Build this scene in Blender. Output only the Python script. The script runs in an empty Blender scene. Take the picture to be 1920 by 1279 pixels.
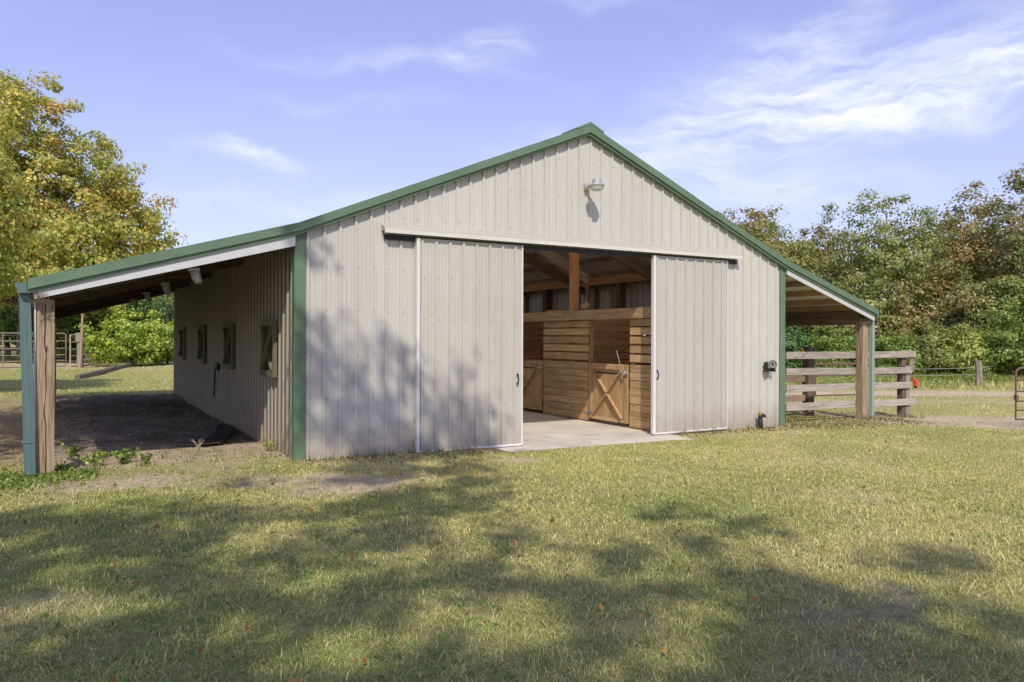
import bpy, bmesh, math, random
import numpy as np
from mathutils import Vector, Matrix

random.seed(7)
SC = bpy.context.scene
COL = SC.collection
R = math.radians

# ------------------------------------------------------------------ camera, sky, sun, exposure
cam_d = bpy.data.cameras.new("camera")
cam = bpy.data.objects.new("camera", cam_d); COL.objects.link(cam)
cam_d.sensor_width = 36.0
cam_d.lens = 36.0 * 1440.1 / 1920.0
cam_d.shift_y = -(639.5 - 632.6) / 1920.0
cam_d.clip_end = 2000.0
YAW, ROLL = 0.5296, 0.003
cam.matrix_world = (Matrix.Translation((-2.764, -10.584, 1.670)) @ Matrix.Rotation(-YAW, 4, 'Z')
                    @ Matrix.Rotation(math.pi / 2, 4, 'X') @ Matrix.Rotation(ROLL, 4, 'Z'))
SC.camera = cam

SUN_TRAVEL = Vector((0.47, 1.0, -1.15)).normalized()
sun_d = bpy.data.lights.new("sun", 'SUN')
sun_d.energy = 2.65; sun_d.angle = R(0.55); sun_d.color = (1.0, 0.93, 0.82)
sun = bpy.data.objects.new("sun", sun_d); COL.objects.link(sun)
sun.rotation_mode = 'QUATERNION'; sun.rotation_quaternion = SUN_TRAVEL.to_track_quat('-Z', 'Y')
sun.location = (-8, -20, 23)

SKY_STRENGTH = 0.137
world = bpy.data.worlds.new("World"); SC.world = world
world.use_nodes = True
wt = world.node_tree; wt.nodes.clear()

def N(t, typ, **kw):
    n = t.nodes.new(typ)
    for k, v in kw.items(): setattr(n, k, v)
    return n

def build_world():
    t = wt; L = t.links.new
    out = N(t, 'ShaderNodeOutputWorld'); bg = N(t, 'ShaderNodeBackground')
    bg.inputs['Strength'].default_value = SKY_STRENGTH
    sky = N(t, 'ShaderNodeTexSky', sky_type='NISHITA', sun_disc=False)
    sky.sun_elevation = math.asin(-SUN_TRAVEL.z)
    sky.sun_rotation = math.atan2(-SUN_TRAVEL.x, -SUN_TRAVEL.y)
    sky.altitude = 20; sky.air_density = 1.0; sky.dust_density = 0.6; sky.ozone_density = 3.0
    tint = N(t, 'ShaderNodeMix', data_type='RGBA', blend_type='MULTIPLY')
    tint.inputs['Factor'].default_value = 1.0
    tint.inputs[7].default_value = (1.12, 0.86, 0.90, 1)
    L(sky.outputs[0], tint.inputs[6])
    soft = N(t, 'ShaderNodeMix', data_type='RGBA', blend_type='MIX')
    soft.inputs['Factor'].default_value = 0.42
    soft.inputs[7].default_value = (1.98, 2.30, 4.70, 1)
    L(tint.outputs[2], soft.inputs[6])
    tc = N(t, 'ShaderNodeTexCoord'); sep = N(t, 'ShaderNodeSeparateXYZ')
    L(tc.outputs['Generated'], sep.inputs[0])
    az = N(t, 'ShaderNodeMath', operation='ARCTAN2'); L(sep.outputs[0], az.inputs[0]); L(sep.outputs[1], az.inputs[1])
    el = N(t, 'ShaderNodeMath', operation='ARCSINE'); L(sep.outputs[2], el.inputs[0])
    cmb = N(t, 'ShaderNodeCombineXYZ'); L(az.outputs[0], cmb.inputs[0]); L(el.outputs[0], cmb.inputs[1])
    # wobble so the wisps are not straight
    wob = N(t, 'ShaderNodeTexNoise'); wob.inputs['Scale'].default_value = 7.0; wob.inputs['Detail'].default_value = 5
    L(cmb.outputs[0], wob.inputs['Vector'])
    wsub = N(t, 'ShaderNodeVectorMath', operation='SUBTRACT'); wsub.inputs[1].default_value = (.5, .5, .5)
    L(wob.outputs['Color'], wsub.inputs[0])
    wsc = N(t, 'ShaderNodeVectorMath', operation='SCALE'); wsc.inputs['Scale'].default_value = 0.10
    L(wsub.outputs[0], wsc.inputs[0])
    wadd = N(t, 'ShaderNodeVectorMath', operation='ADD'); L(cmb.outputs[0], wadd.inputs[0]); L(wsc.outputs[0], wadd.inputs[1])
    total = None
    # (az, el, half length, half width, tilt, strength): cirrus strands
    bands = [(0.88, .272, .34, .060, .16, .72), (1.02, .262, .20, .030, .12, .55), (0.86, .325, .16, .050, .10, .32),
             (0.84, .186, .19, .028, -.02, .52), (0.20, .222, .085, .017, -.12, .62), (0.37, .338, .22, .016, -.04, .30),
             (0.49, .352, .06, .024, .25, .42), (0.33, .290, .14, .012, -.03, .18), (0.95, .372, .12, .030, .35, .30),
             (0.64, .415, .12, .015, -.2, .22), (0.30, .165, .25, .02, .02, .25), (0.60, .23, .10, .04, .3, .18),
             (1.30, .30, .25, .06, .1, .5), (-.5, .30, .4, .05, .1, .45), (2.2, .35, .5, .07, .2, .5), (-1.9, .4, .5, .07, -.2, .5)]
    for i, (a, e, hl, hw, tilt, s) in enumerate(bands):
        mp = N(t, 'ShaderNodeMapping', vector_type='TEXTURE')
        mp.inputs['Location'].default_value = (a, e, 0); mp.inputs['Rotation'].default_value = (0, 0, tilt)
        mp.inputs['Scale'].default_value = (hl, hw, 1)
        L(wadd.outputs[0], mp.inputs[0])
        ln = N(t, 'ShaderNodeVectorMath', operation='LENGTH'); L(mp.outputs[0], ln.inputs[0])
        mr = N(t, 'ShaderNodeMapRange', interpolation_type='SMOOTHERSTEP')
        mr.inputs['From Min'].default_value = 1.5; mr.inputs['From Max'].default_value = 0.0
        mr.inputs['To Max'].default_value = s
        L(ln.outputs['Value'], mr.inputs['Value'])
        if total is None: total = mr.outputs[0]
        else:
            ad = N(t, 'ShaderNodeMath', operation='ADD'); L(total, ad.inputs[0]); L(mr.outputs[0], ad.inputs[1]); total = ad.outputs[0]
    # streaky breakup
    mp2 = N(t, 'ShaderNodeMapping'); mp2.inputs['Rotation'].default_value = (0, 0, -.22); mp2.inputs['Scale'].default_value = (5, 22, 1)
    L(wadd.outputs[0], mp2.inputs[0])
    st = N(t, 'ShaderNodeTexNoise'); st.inputs['Scale'].default_value = 1.6; st.inputs['Detail'].default_value = 9; st.inputs['Roughness'].default_value = .62
    L(mp2.outputs[0], st.inputs['Vector'])
    mr2 = N(t, 'ShaderNodeMapRange', interpolation_type='SMOOTHSTEP')
    mr2.inputs['From Min'].default_value = .30; mr2.inputs['From Max'].default_value = .70; mr2.inputs['To Min'].default_value = .12; mr2.inputs['To Max'].default_value = 1.15
    L(st.outputs[0], mr2.inputs['Value'])
    mul = N(t, 'ShaderNodeMath', operation='MULTIPLY', use_clamp=True); L(total, mul.inputs[0]); L(mr2.outputs[0], mul.inputs[1])
    # thin overall veil, thicker towards the horizon
    veil = N(t, 'ShaderNodeMapRange', interpolation_type='SMOOTHSTEP')
    veil.inputs['From Min'].default_value = .42; veil.inputs['From Max'].default_value = -.05; veil.inputs['To Max'].default_value = .42
    L(el.outputs[0], veil.inputs['Value'])
    mx = N(t, 'ShaderNodeMix', data_type='RGBA'); mx.inputs[7].default_value = (3.3, 3.75, 5.1, 1)
    L(veil.outputs[0], mx.inputs['Factor']); L(soft.outputs[2], mx.inputs[6])
    cl = N(t, 'ShaderNodeMix', data_type='RGBA'); cl.inputs[7].default_value = (4.6, 4.75, 5.3, 1)
    L(mul.outputs[0], cl.inputs['Factor']); L(mx.outputs[2], cl.inputs[6])
    L(cl.outputs[2], bg.inputs['Color']); L(bg.outputs[0], out.inputs['Surface'])
build_world()

vs = SC.view_settings
vs.view_transform = 'Standard'; vs.look = 'None'; vs.gamma = 1.0; vs.use_curve_mapping = False
vs.exposure = 0.65
SC.cycles.max_bounces = 8; SC.cycles.diffuse_bounces = 5; SC.cycles.transparent_max_bounces = 12

# ------------------------------------------------------------------ materials
MATS = {}
def mat_base(name, rough=.6, metal=0.0, spec=.4):
    m = bpy.data.materials.new(name); m.use_nodes = True
    t = m.node_tree; b = t.nodes['Principled BSDF']
    b.inputs['Roughness'].default_value = rough; b.inputs['Metallic'].default_value = metal
    b.inputs['Specular IOR Level'].default_value = spec
    MATS[name] = m
    return m, t, b

def ramp(t, stops):
    r = N(t, 'ShaderNodeValToRGB'); e = r.color_ramp.elements
    while len(e) < len(stops): e.new(.5)
    for x, (p, c) in zip(e, stops): x.position = p; x.color = (*c, 1)
    return r

def painted(name, c, rough=.45, var=.10, streak=(3, 3, .25), grime=.18, metal=0.0, spec=.4, bump=0.0, gcol=(.20, .17, .12), splash=0.0, wave=0.0):
    """painted metal: long weather streaks, soft chalking, a little grime"""
    m, t, b = mat_base(name, rough, metal, spec); L = t.links.new
    tc = N(t, 'ShaderNodeTexCoord'); mp = N(t, 'ShaderNodeMapping'); mp.inputs['Scale'].default_value = streak
    L(tc.outputs['Object'], mp.inputs[0])
    n1 = N(t, 'ShaderNodeTexNoise'); n1.inputs['Scale'].default_value = 3; n1.inputs['Detail'].default_value = 7; n1.inputs['Roughness'].default_value = .65
    L(mp.outputs[0], n1.inputs['Vector'])
    r1 = ramp(t, [(.25, tuple(x * (1 - var) for x in c)), (.75, tuple(min(1, x * (1 + var * .6)) for x in c))]); L(n1.outputs[0], r1.inputs[0])
    n2 = N(t, 'ShaderNodeTexNoise'); n2.inputs['Scale'].default_value = 1.3; n2.inputs['Detail'].default_value = 8; n2.inputs['Roughness'].default_value = .7
    L(mp.outputs[0], n2.inputs['Vector'])
    mr = N(t, 'ShaderNodeMapRange'); mr.inputs['From Min'].default_value = .5; mr.inputs['From Max'].default_value = .85; mr.inputs['To Max'].default_value = grime * 2
    L(n2.outputs[0], mr.inputs['Value'])
    mx = N(t, 'ShaderNodeMix', data_type='RGBA'); mx.inputs[7].default_value = (*gcol, 1)
    L(mr.outputs[0], mx.inputs['Factor']); L(r1.outputs[0], mx.inputs[6])
    oi = N(t, 'ShaderNodeObjectInfo'); hs = N(t, 'ShaderNodeHueSaturation'); pv = N(t, 'ShaderNodeMapRange')
    pv.inputs['To Min'].default_value = .955; pv.inputs['To Max'].default_value = 1.04
    L(oi.outputs['Random'], pv.inputs['Value']); L(pv.outputs[0], hs.inputs['Value']); L(mx.outputs[2], hs.inputs['Color']); col = hs.outputs[0]
    if splash:
        se = N(t, 'ShaderNodeSeparateXYZ'); L(tc.outputs['Object'], se.inputs[0])
        n3 = N(t, 'ShaderNodeTexNoise'); n3.inputs['Scale'].default_value = 5; n3.inputs['Detail'].default_value = 9; n3.inputs['Roughness'].default_value = .75; L(tc.outputs['Object'], n3.inputs['Vector'])
        ma = N(t, 'ShaderNodeMath', operation='MULTIPLY_ADD'); ma.inputs[1].default_value = -1.1; L(n3.outputs[0], ma.inputs[0]); L(se.outputs[2], ma.inputs[2])
        sr = N(t, 'ShaderNodeMapRange', interpolation_type='SMOOTHSTEP'); sr.inputs['From Min'].default_value = .02; sr.inputs['From Max'].default_value = -.62; sr.inputs['To Max'].default_value = splash
        L(ma.outputs[0], sr.inputs['Value'])
        m3 = N(t, 'ShaderNodeMix', data_type='RGBA'); m3.inputs[7].default_value = (.26, .20, .13, 1); L(sr.outputs[0], m3.inputs['Factor']); L(col, m3.inputs[6]); col = m3.outputs[2]
    L(col, b.inputs['Base Color'])
    if wave:
        nw = N(t, 'ShaderNodeTexNoise'); nw.inputs['Scale'].default_value = 1.6; nw.inputs['Detail'].default_value = 2; L(tc.outputs['Object'], nw.inputs['Vector'])
        bw = N(t, 'ShaderNodeBump'); bw.inputs['Strength'].default_value = wave; bw.inputs['Distance'].default_value = .05; L(nw.outputs[0], bw.inputs['Height']); L(bw.outputs[0], b.inputs['Normal'])
    rr = N(t, 'ShaderNodeMapRange'); rr.inputs['To Min'].default_value = rough - .08; rr.inputs['To Max'].default_value = rough + .15
    L(n2.outputs[0], rr.inputs['Value']); L(rr.outputs[0], b.inputs['Roughness'])
    if bump:
        bp = N(t, 'ShaderNodeBump'); bp.inputs['Strength'].default_value = bump; bp.inputs['Distance'].default_value = .01
        L(n2.outputs[0], bp.inputs['Height']); L(bp.outputs[0], b.inputs['Normal'])
    return m

def wood(name, axis, dark, mid, light, rough=.8, fine=1.0, knots=True, spec=.2):
    m, t, b = mat_base(name, rough, 0, spec); L = t.links.new
    tc = N(t, 'ShaderNodeTexCoord'); oi = N(t, 'ShaderNodeObjectInfo')
    off = N(t, 'ShaderNodeVectorMath', operation='SCALE'); off.inputs[0].default_value = (17, 31, 23)
    L(oi.outputs['Random'], off.inputs['Scale'])
    ad = N(t, 'ShaderNodeVectorMath', operation='ADD'); L(tc.outputs['Object'], ad.inputs[0]); L(off.outputs[0], ad.inputs[1])
    sc = [16 * fine] * 3; sc['xyz'.index(axis)] = .9 * fine
    mp = N(t, 'ShaderNodeMapping'); mp.inputs['Scale'].default_value = sc; L(ad.outputs[0], mp.inputs[0])
    n1 = N(t, 'ShaderNodeTexNoise'); n1.inputs['Scale'].default_value = 1.6; n1.inputs['Detail'].default_value = 8; n1.inputs['Roughness'].default_value = .68
    n1.inputs['Distortion'].default_value = .7
    L(mp.outputs[0], n1.inputs['Vector'])
    r1 = ramp(t, [(.28, dark), (.5, mid), (.74, light)]); L(n1.outputs[0], r1.inputs[0])
    # broad weathering
    n2 = N(t, 'ShaderNodeTexNoise'); n2.inputs['Scale'].default_value = 2.3; n2.inputs['Detail'].default_value = 4; L(ad.outputs[0], n2.inputs['Vector'])
    hsv = N(t, 'ShaderNodeHueSaturation'); L(r1.outputs[0], hsv.inputs['Color'])
    mv = N(t, 'ShaderNodeMapRange'); mv.inputs['To Min'].default_value = .70; mv.inputs['To Max'].default_value = 1.25
    av = N(t, 'ShaderNodeMath', operation='MULTIPLY_ADD'); av.inputs[1].default_value = .55
    L(oi.outputs['Random'], av.inputs[0])
    hv = N(t, 'ShaderNodeMath', operation='MULTIPLY'); hv.inputs[1].default_value = .5; L(n2.outputs[0], hv.inputs[0]); L(hv.outputs[0], av.inputs[2])
    L(av.outputs[0], mv.inputs['Value']); L(mv.outputs[0], hsv.inputs['Value'])
    col = hsv.outputs[0]
    if knots:
        sk = [5.0] * 3; sk['xyz'.index(axis)] = 1.6
        mk = N(t, 'ShaderNodeMapping'); mk.inputs['Scale'].default_value = sk; L(ad.outputs[0], mk.inputs[0])
        vo = N(t, 'ShaderNodeTexVoronoi'); vo.inputs['Scale'].default_value = 1.5; L(mk.outputs[0], vo.inputs['Vector'])
        kr = N(t, 'ShaderNodeMapRange'); kr.inputs['From Min'].default_value = .16; kr.inputs['From Max'].default_value = .05; kr.inputs['To Max'].default_value = .85
        L(vo.outputs['Distance'], kr.inputs['Value'])
        mx = N(t, 'ShaderNodeMix', data_type='RGBA'); mx.inputs[7].default_value = (dark[0] * .45, dark[1] * .42, dark[2] * .4, 1)
        L(kr.outputs[0], mx.inputs['Factor']); L(col, mx.inputs[6]); col = mx.outputs[2]
    L(col, b.inputs['Base Color'])
    bp = N(t, 'ShaderNodeBump'); bp.inputs['Strength'].default_value = .35; bp.inputs['Distance'].default_value = .006
    L(n1.outputs[0], bp.inputs['Height']); L(bp.outputs[0], b.inputs['Normal'])
    return m

CREAM = (.505, .49, .445)
siding_m = painted("cream_siding", CREAM, .42, .11, (9, 9, .22), .14, gcol=(.34, .29, .21), splash=.5, wave=.25)
siding_in_m = siding_m
door_m = painted("door_siding", (.475, .455, .405), .45, .11, (9, 9, .22), .16, gcol=(.34, .29, .21), splash=.4, wave=.3)
side_rib_lit_m = painted("side_rib_lit", (.29, .265, .205), .5, .10, (9, 9, .22), .15, gcol=(.30, .27, .17), splash=.7)  # rib faces kept lighter: the wall's light-and-shade stripes are put into the colour
side_pan_shade_m = painted("side_pan_shade", (.125, .115, .09), .5, .10, (9, 9, .22), .15, gcol=(.30, .27, .17), splash=.7)  # pans darkened: shade on the side wall is painted into the colour
green_m = painted("green_trim", (.115, .185, .110), .48, .18, (1.5, 1.5, 1.5), .22, gcol=(.16, .18, .13))
greenr_m = painted("green_roof", (.095, .185, .13), .40, .15, (2, .5, 2), .12, gcol=(.16, .2, .15))
teal_m = painted("teal_downspout", (.095, .16, .152), .42, .18, (10, 10, .8), .25, gcol=(.20, .25, .22))
white_m = painted("white_trim", (.66, .66, .64), .4, .05, (3, 3, .6), .10, gcol=(.45, .42, .36))
fascia_m = painted("fascia_white", (.52, .525, .53), .45, .08, (2, 2, 2), .18, gcol=(.38, .36, .32))
hood_m = painted("track_beige", (.44, .41, .35), .45, .07, (1, 5, 3), .10, gcol=(.4, .35, .27))
galv_m = painted("grey_casting", (.42, .43, .42), .45, .12, (6, 6, 6), .2, metal=.25)
black_m = painted("black_iron", (.022, .021, .02), .55, .2, (8, 8, 8), .15, gcol=(.06, .05, .04))
rust_m = painted("rusty_pipe", (.16, .095, .065), .75, .35, (9, 9, 9), .4, gcol=(.24, .12, .06))
brownpipe_m = painted("brown_pipe", (.27, .215, .155), .6, .25, (6, 6, 6), .3, gcol=(.28, .22, .15))
tanpipe_m = painted("tan_pipe", (.42, .38, .27), .6, .2, (6, 6, 6), .3, gcol=(.25, .2, .12))
red_m = painted("red_plastic", (.62, .07, .045), .45, .12, (8, 8, 8), .12)
yellow_m = painted("yellow_plastic", (.75, .45, .02), .5, .1, (8, 8, 8), .05)
brass_m = painted("brass", (.50, .33, .10), .4, .15, (9, 9, 9), .2, metal=.6)
screw_m = painted("screw_head", (.33, .31, .28), .5, .1, (5, 5, 5), .1, metal=.3)
steel_m = painted("hinge_steel", (.34, .38, .40), .4, .15, (9, 9, 9), .2, metal=.5)
roofin_m = painted("roof_underside", (.80, .78, .73), .5, .08, (3, 3, 3), .10)
rubber_m = painted("rubber_mat", (.035, .030, .027), .85, .3, (4, 4, 4), .5, gcol=(.13, .10, .07))

grey_x = wood("grey_board_x", 'x', (.18, .155, .125), (.35, .31, .255), (.52, .475, .40))
grey_z = wood("grey_post_z", 'z', (.10, .085, .07), (.26, .22, .175), (.42, .37, .30))
dark_z = wood("dark_post_z", 'z', (.05, .036, .028), (.13, .095, .07), (.25, .19, .14))
dark_x = wood("dark_board_x", 'x', (.13, .09, .065), (.28, .20, .14), (.40, .31, .22))
dark_y = wood("dark_board_y", 'y', (.11, .073, .05), (.22, .15, .10), (.32, .23, .15))
post_z = wood("porch_post_z", 'z', (.085, .06, .04), (.30, .22, .145), (.46, .36, .25), fine=1.2)
tan_y = wood("tan_board_y", 'y', (.23, .14, .066), (.45, .295, .155), (.60, .43, .25), fine=1.0)
tan_z = wood("tan_board_z", 'z', (.24, .14, .065), (.46, .29, .145), (.62, .43, .23))
orange_z = wood("orange_post_z", 'z', (.34, .15, .06), (.54, .26, .105), (.64, .35, .155))
orange_y = wood("orange_beam_y", 'y', (.34, .16, .065), (.54, .28, .12), (.64, .37, .175))
orange_x = wood("orange_beam_x", 'x', (.34, .16, .065), (.54, .28, .12), (.64, .37, .175))
ply_z = wood("plywood_z", 'z', (.30, .18, .085), (.50, .32, .16), (.62, .43, .235), fine=.45, knots=False)
olive_z = wood("olive_shutter", 'z', (.085, .087, .052), (.145, .143, .088), (.22, .215, .14), knots=False)
olive_dark = wood("olive_panel", 'z', (.018, .019, .012), (.03, .032, .02), (.055, .056, .035), knots=False)
bark_m = wood("bark", 'z', (.045, .036, .028), (.115, .092, .070), (.21, .175, .14), fine=.5, knots=False)
palebark_m = wood("pale_bark", 'z', (.16, .14, .12), (.34, .31, .27), (.50, .47, .42), fine=.5, knots=False)
shed_shade_x = wood('shed_rafter_shaded', 'x', (.04, .028, .022), (.09, .065, .05), (.15, .115, .09))  # left lean-to rafters darkened: shade under the roof put into the colour
shed_shade_y = wood('shed_purlin_shaded', 'y', (.03, .022, .018), (.065, .048, .038), (.11, .085, .068))  # same painted shade, for purlins, eave beam and sheet underside
timber_x = wood("old_timber", 'x', (.05, .042, .036), (.15, .125, .10), (.27, .23, .19))

def concrete_mat():
    m, t, b = mat_base("concrete", .8, 0, .25); L = t.links.new
    tc = N(t, 'ShaderNodeTexCoord')
    n1 = N(t, 'ShaderNodeTexNoise'); n1.inputs['Scale'].default_value = 1.1; n1.inputs['Detail'].default_value = 9; n1.inputs['Roughness'].default_value = .65
    L(tc.outputs['Object'], n1.inputs['Vector'])
    r1 = ramp(t, [(.3, (.40, .355, .29)), (.55, (.53, .485, .40)), (.75, (.62, .58, .49))]); L(n1.outputs[0], r1.inputs[0])
    n3 = N(t, 'ShaderNodeTexNoise'); n3.inputs['Scale'].default_value = 3.2; n3.inputs['Detail'].default_value = 8; n3.inputs['Roughness'].default_value = .72; n3.inputs['Distortion'].default_value = .8; L(tc.outputs['Object'], n3.inputs['Vector'])
    mr = N(t, 'ShaderNodeMapRange', interpolation_type='SMOOTHSTEP'); mr.inputs['From Min'].default_value = .52; mr.inputs['From Max'].default_value = .74; mr.inputs['To Max'].default_value = .55; L(n3.outputs[0], mr.inputs['Value'])
    mx = N(t, 'ShaderNodeMix', data_type='RGBA'); mx.inputs[7].default_value = (.22, .185, .14, 1); L(mr.outputs[0], mx.inputs['Factor']); L(r1.outputs[0], mx.inputs[6]); L(mx.outputs[2], b.inputs['Base Color'])
    n2 = N(t, 'ShaderNodeTexNoise'); n2.inputs['Scale'].default_value = 60; n2.inputs['Detail'].default_value = 4; L(tc.outputs['Object'], n2.inputs['Vector'])
    bp = N(t, 'ShaderNodeBump'); bp.inputs['Strength'].default_value = .2; bp.inputs['Distance'].default_value = .004
    L(n2.outputs[0], bp.inputs['Height']); L(bp.outputs[0], b.inputs['Normal'])
    return m
concrete_m = concrete_mat()

def glass_mat():
    m, t, b = mat_base("lamp_glass", .25, 0, .5)
    b.inputs['Base Color'].default_value = (.75, .74, .66, 1)
    b.inputs['Transmission Weight'].default_value = .55
    n = N(t, 'ShaderNodeTexNoise'); n.inputs['Scale'].default_value = 30
    bp = N(t, 'ShaderNodeBump'); bp.inputs['Strength'].default_value = .3; t.links.new(n.outputs[0], bp.inputs['Height']); t.links.new(bp.outputs[0], b.inputs['Normal'])
    return m
glass_m = glass_mat()
def fill_panel_mat():  # translucent sheet added to brighten the barn interior
    m = bpy.data.materials.new("fill_panel"); m.use_nodes = True; t = m.node_tree; t.nodes.clear()
    o = N(t, 'ShaderNodeOutputMaterial'); a = N(t, 'ShaderNodeBsdfTranslucent'); d = N(t, 'ShaderNodeBsdfDiffuse'); x = N(t, 'ShaderNodeMixShader')
    a.inputs['Color'].default_value = (.85, .82, .72, 1); d.inputs['Color'].default_value = (.7, .66, .55, 1); x.inputs[0].default_value = .25
    t.links.new(a.outputs[0], x.inputs[1]); t.links.new(d.outputs[0], x.inputs[2]); t.links.new(x.outputs[0], o.inputs['Surface'])
    return m
fill_panel_m = fill_panel_mat()

def leaf_mat(name, trans=.35, gain=1.0):
    m = bpy.data.materials.new(name); m.use_nodes = True; t = m.node_tree; t.nodes.clear(); L = t.links.new
    out = N(t, 'ShaderNodeOutputMaterial'); at = N(t, 'ShaderNodeAttribute', attribute_name='tint')
    df = N(t, 'ShaderNodeBsdfDiffuse'); tr = N(t, 'ShaderNodeBsdfTranslucent'); gl = N(t, 'ShaderNodeBsdfGlossy')
    gl.inputs['Roughness'].default_value = .45; gl.inputs['Color'].default_value = (.6, .6, .55, 1)
    g = N(t, 'ShaderNodeMix', data_type='RGBA', blend_type='MULTIPLY'); g.inputs['Factor'].default_value = 1; g.inputs[7].default_value = (1.15 * gain, 1.2 * gain, .65 * gain, 1)
    L(at.outputs['Color'], df.inputs['Color']); L(at.outputs['Color'], g.inputs[6]); L(g.outputs[2], tr.inputs['Color'])
    m1 = N(t, 'ShaderNodeMixShader'); m1.inputs[0].default_value = trans; L(df.outputs[0], m1.inputs[1]); L(tr.outputs[0], m1.inputs[2])
    m2 = N(t, 'ShaderNodeMixShader'); m2.inputs[0].default_value = .04; L(m1.outputs[0], m2.inputs[1]); L(gl.outputs[0], m2.inputs[2])
    L(m2.outputs[0], out.inputs['Surface'])
    return m
leaf_m = leaf_mat("leaf", .42); blade_m = leaf_mat("grass_blade", .25)

def ground_mat():
    m, t, b = mat_base("ground", .95, 0, .1); L = t.links.new
    at = N(t, 'ShaderNodeAttribute', attribute_name='tint'); tc = N(t, 'ShaderNodeTexCoord')
    n1 = N(t, 'ShaderNodeTexNoise'); n1.inputs['Scale'].default_value = 9; n1.inputs['Detail'].default_value = 10; n1.inputs['Roughness'].default_value = .75
    L(tc.outputs['Object'], n1.inputs['Vector'])
    mr = N(t, 'ShaderNodeMapRange'); mr.inputs['From Min'].default_value = .25; mr.inputs['From Max'].default_value = .75; mr.inputs['To Min'].default_value = .55; mr.inputs['To Max'].default_value = 1.4
    L(n1.outputs[0], mr.inputs['Value'])
    mu = N(t, 'ShaderNodeMix', data_type='RGBA', blend_type='MULTIPLY'); mu.inputs['Factor'].default_value = 1
    L(at.outputs['Color'], mu.inputs[6]); L(mr.outputs[0], mu.inputs[7])
    n2 = N(t, 'ShaderNodeTexNoise'); n2.inputs['Scale'].default_value = 70; n2.inputs['Detail'].default_value = 6; n2.inputs['Roughness'].default_value = .8; n2.inputs['Distortion'].default_value = 1.5
    L(tc.outputs['Object'], n2.inputs['Vector'])
    m2 = N(t, 'ShaderNodeMapRange'); m2.inputs['From Min'].default_value = .30; m2.inputs['From Max'].default_value = .70; m2.inputs['To Min'].default_value = .45; m2.inputs['To Max'].default_value = 1.5
    L(n2.outputs[0], m2.inputs['Value'])
    mv = N(t, 'ShaderNodeMix', data_type='RGBA', blend_type='MULTIPLY'); mv.inputs['Factor'].default_value = 1
    L(mu.outputs[2], mv.inputs[6]); L(m2.outputs[0], mv.inputs[7]); L(mv.outputs[2], b.inputs['Base Color'])
    bp = N(t, 'ShaderNodeBump'); bp.inputs['Strength'].default_value = .9; bp.inputs['Distance'].default_value = .07
    L(n1.outputs[0], bp.inputs['Height']); L(bp.outputs[0], b.inputs['Normal'])
    return m
ground_m = ground_mat()

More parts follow.
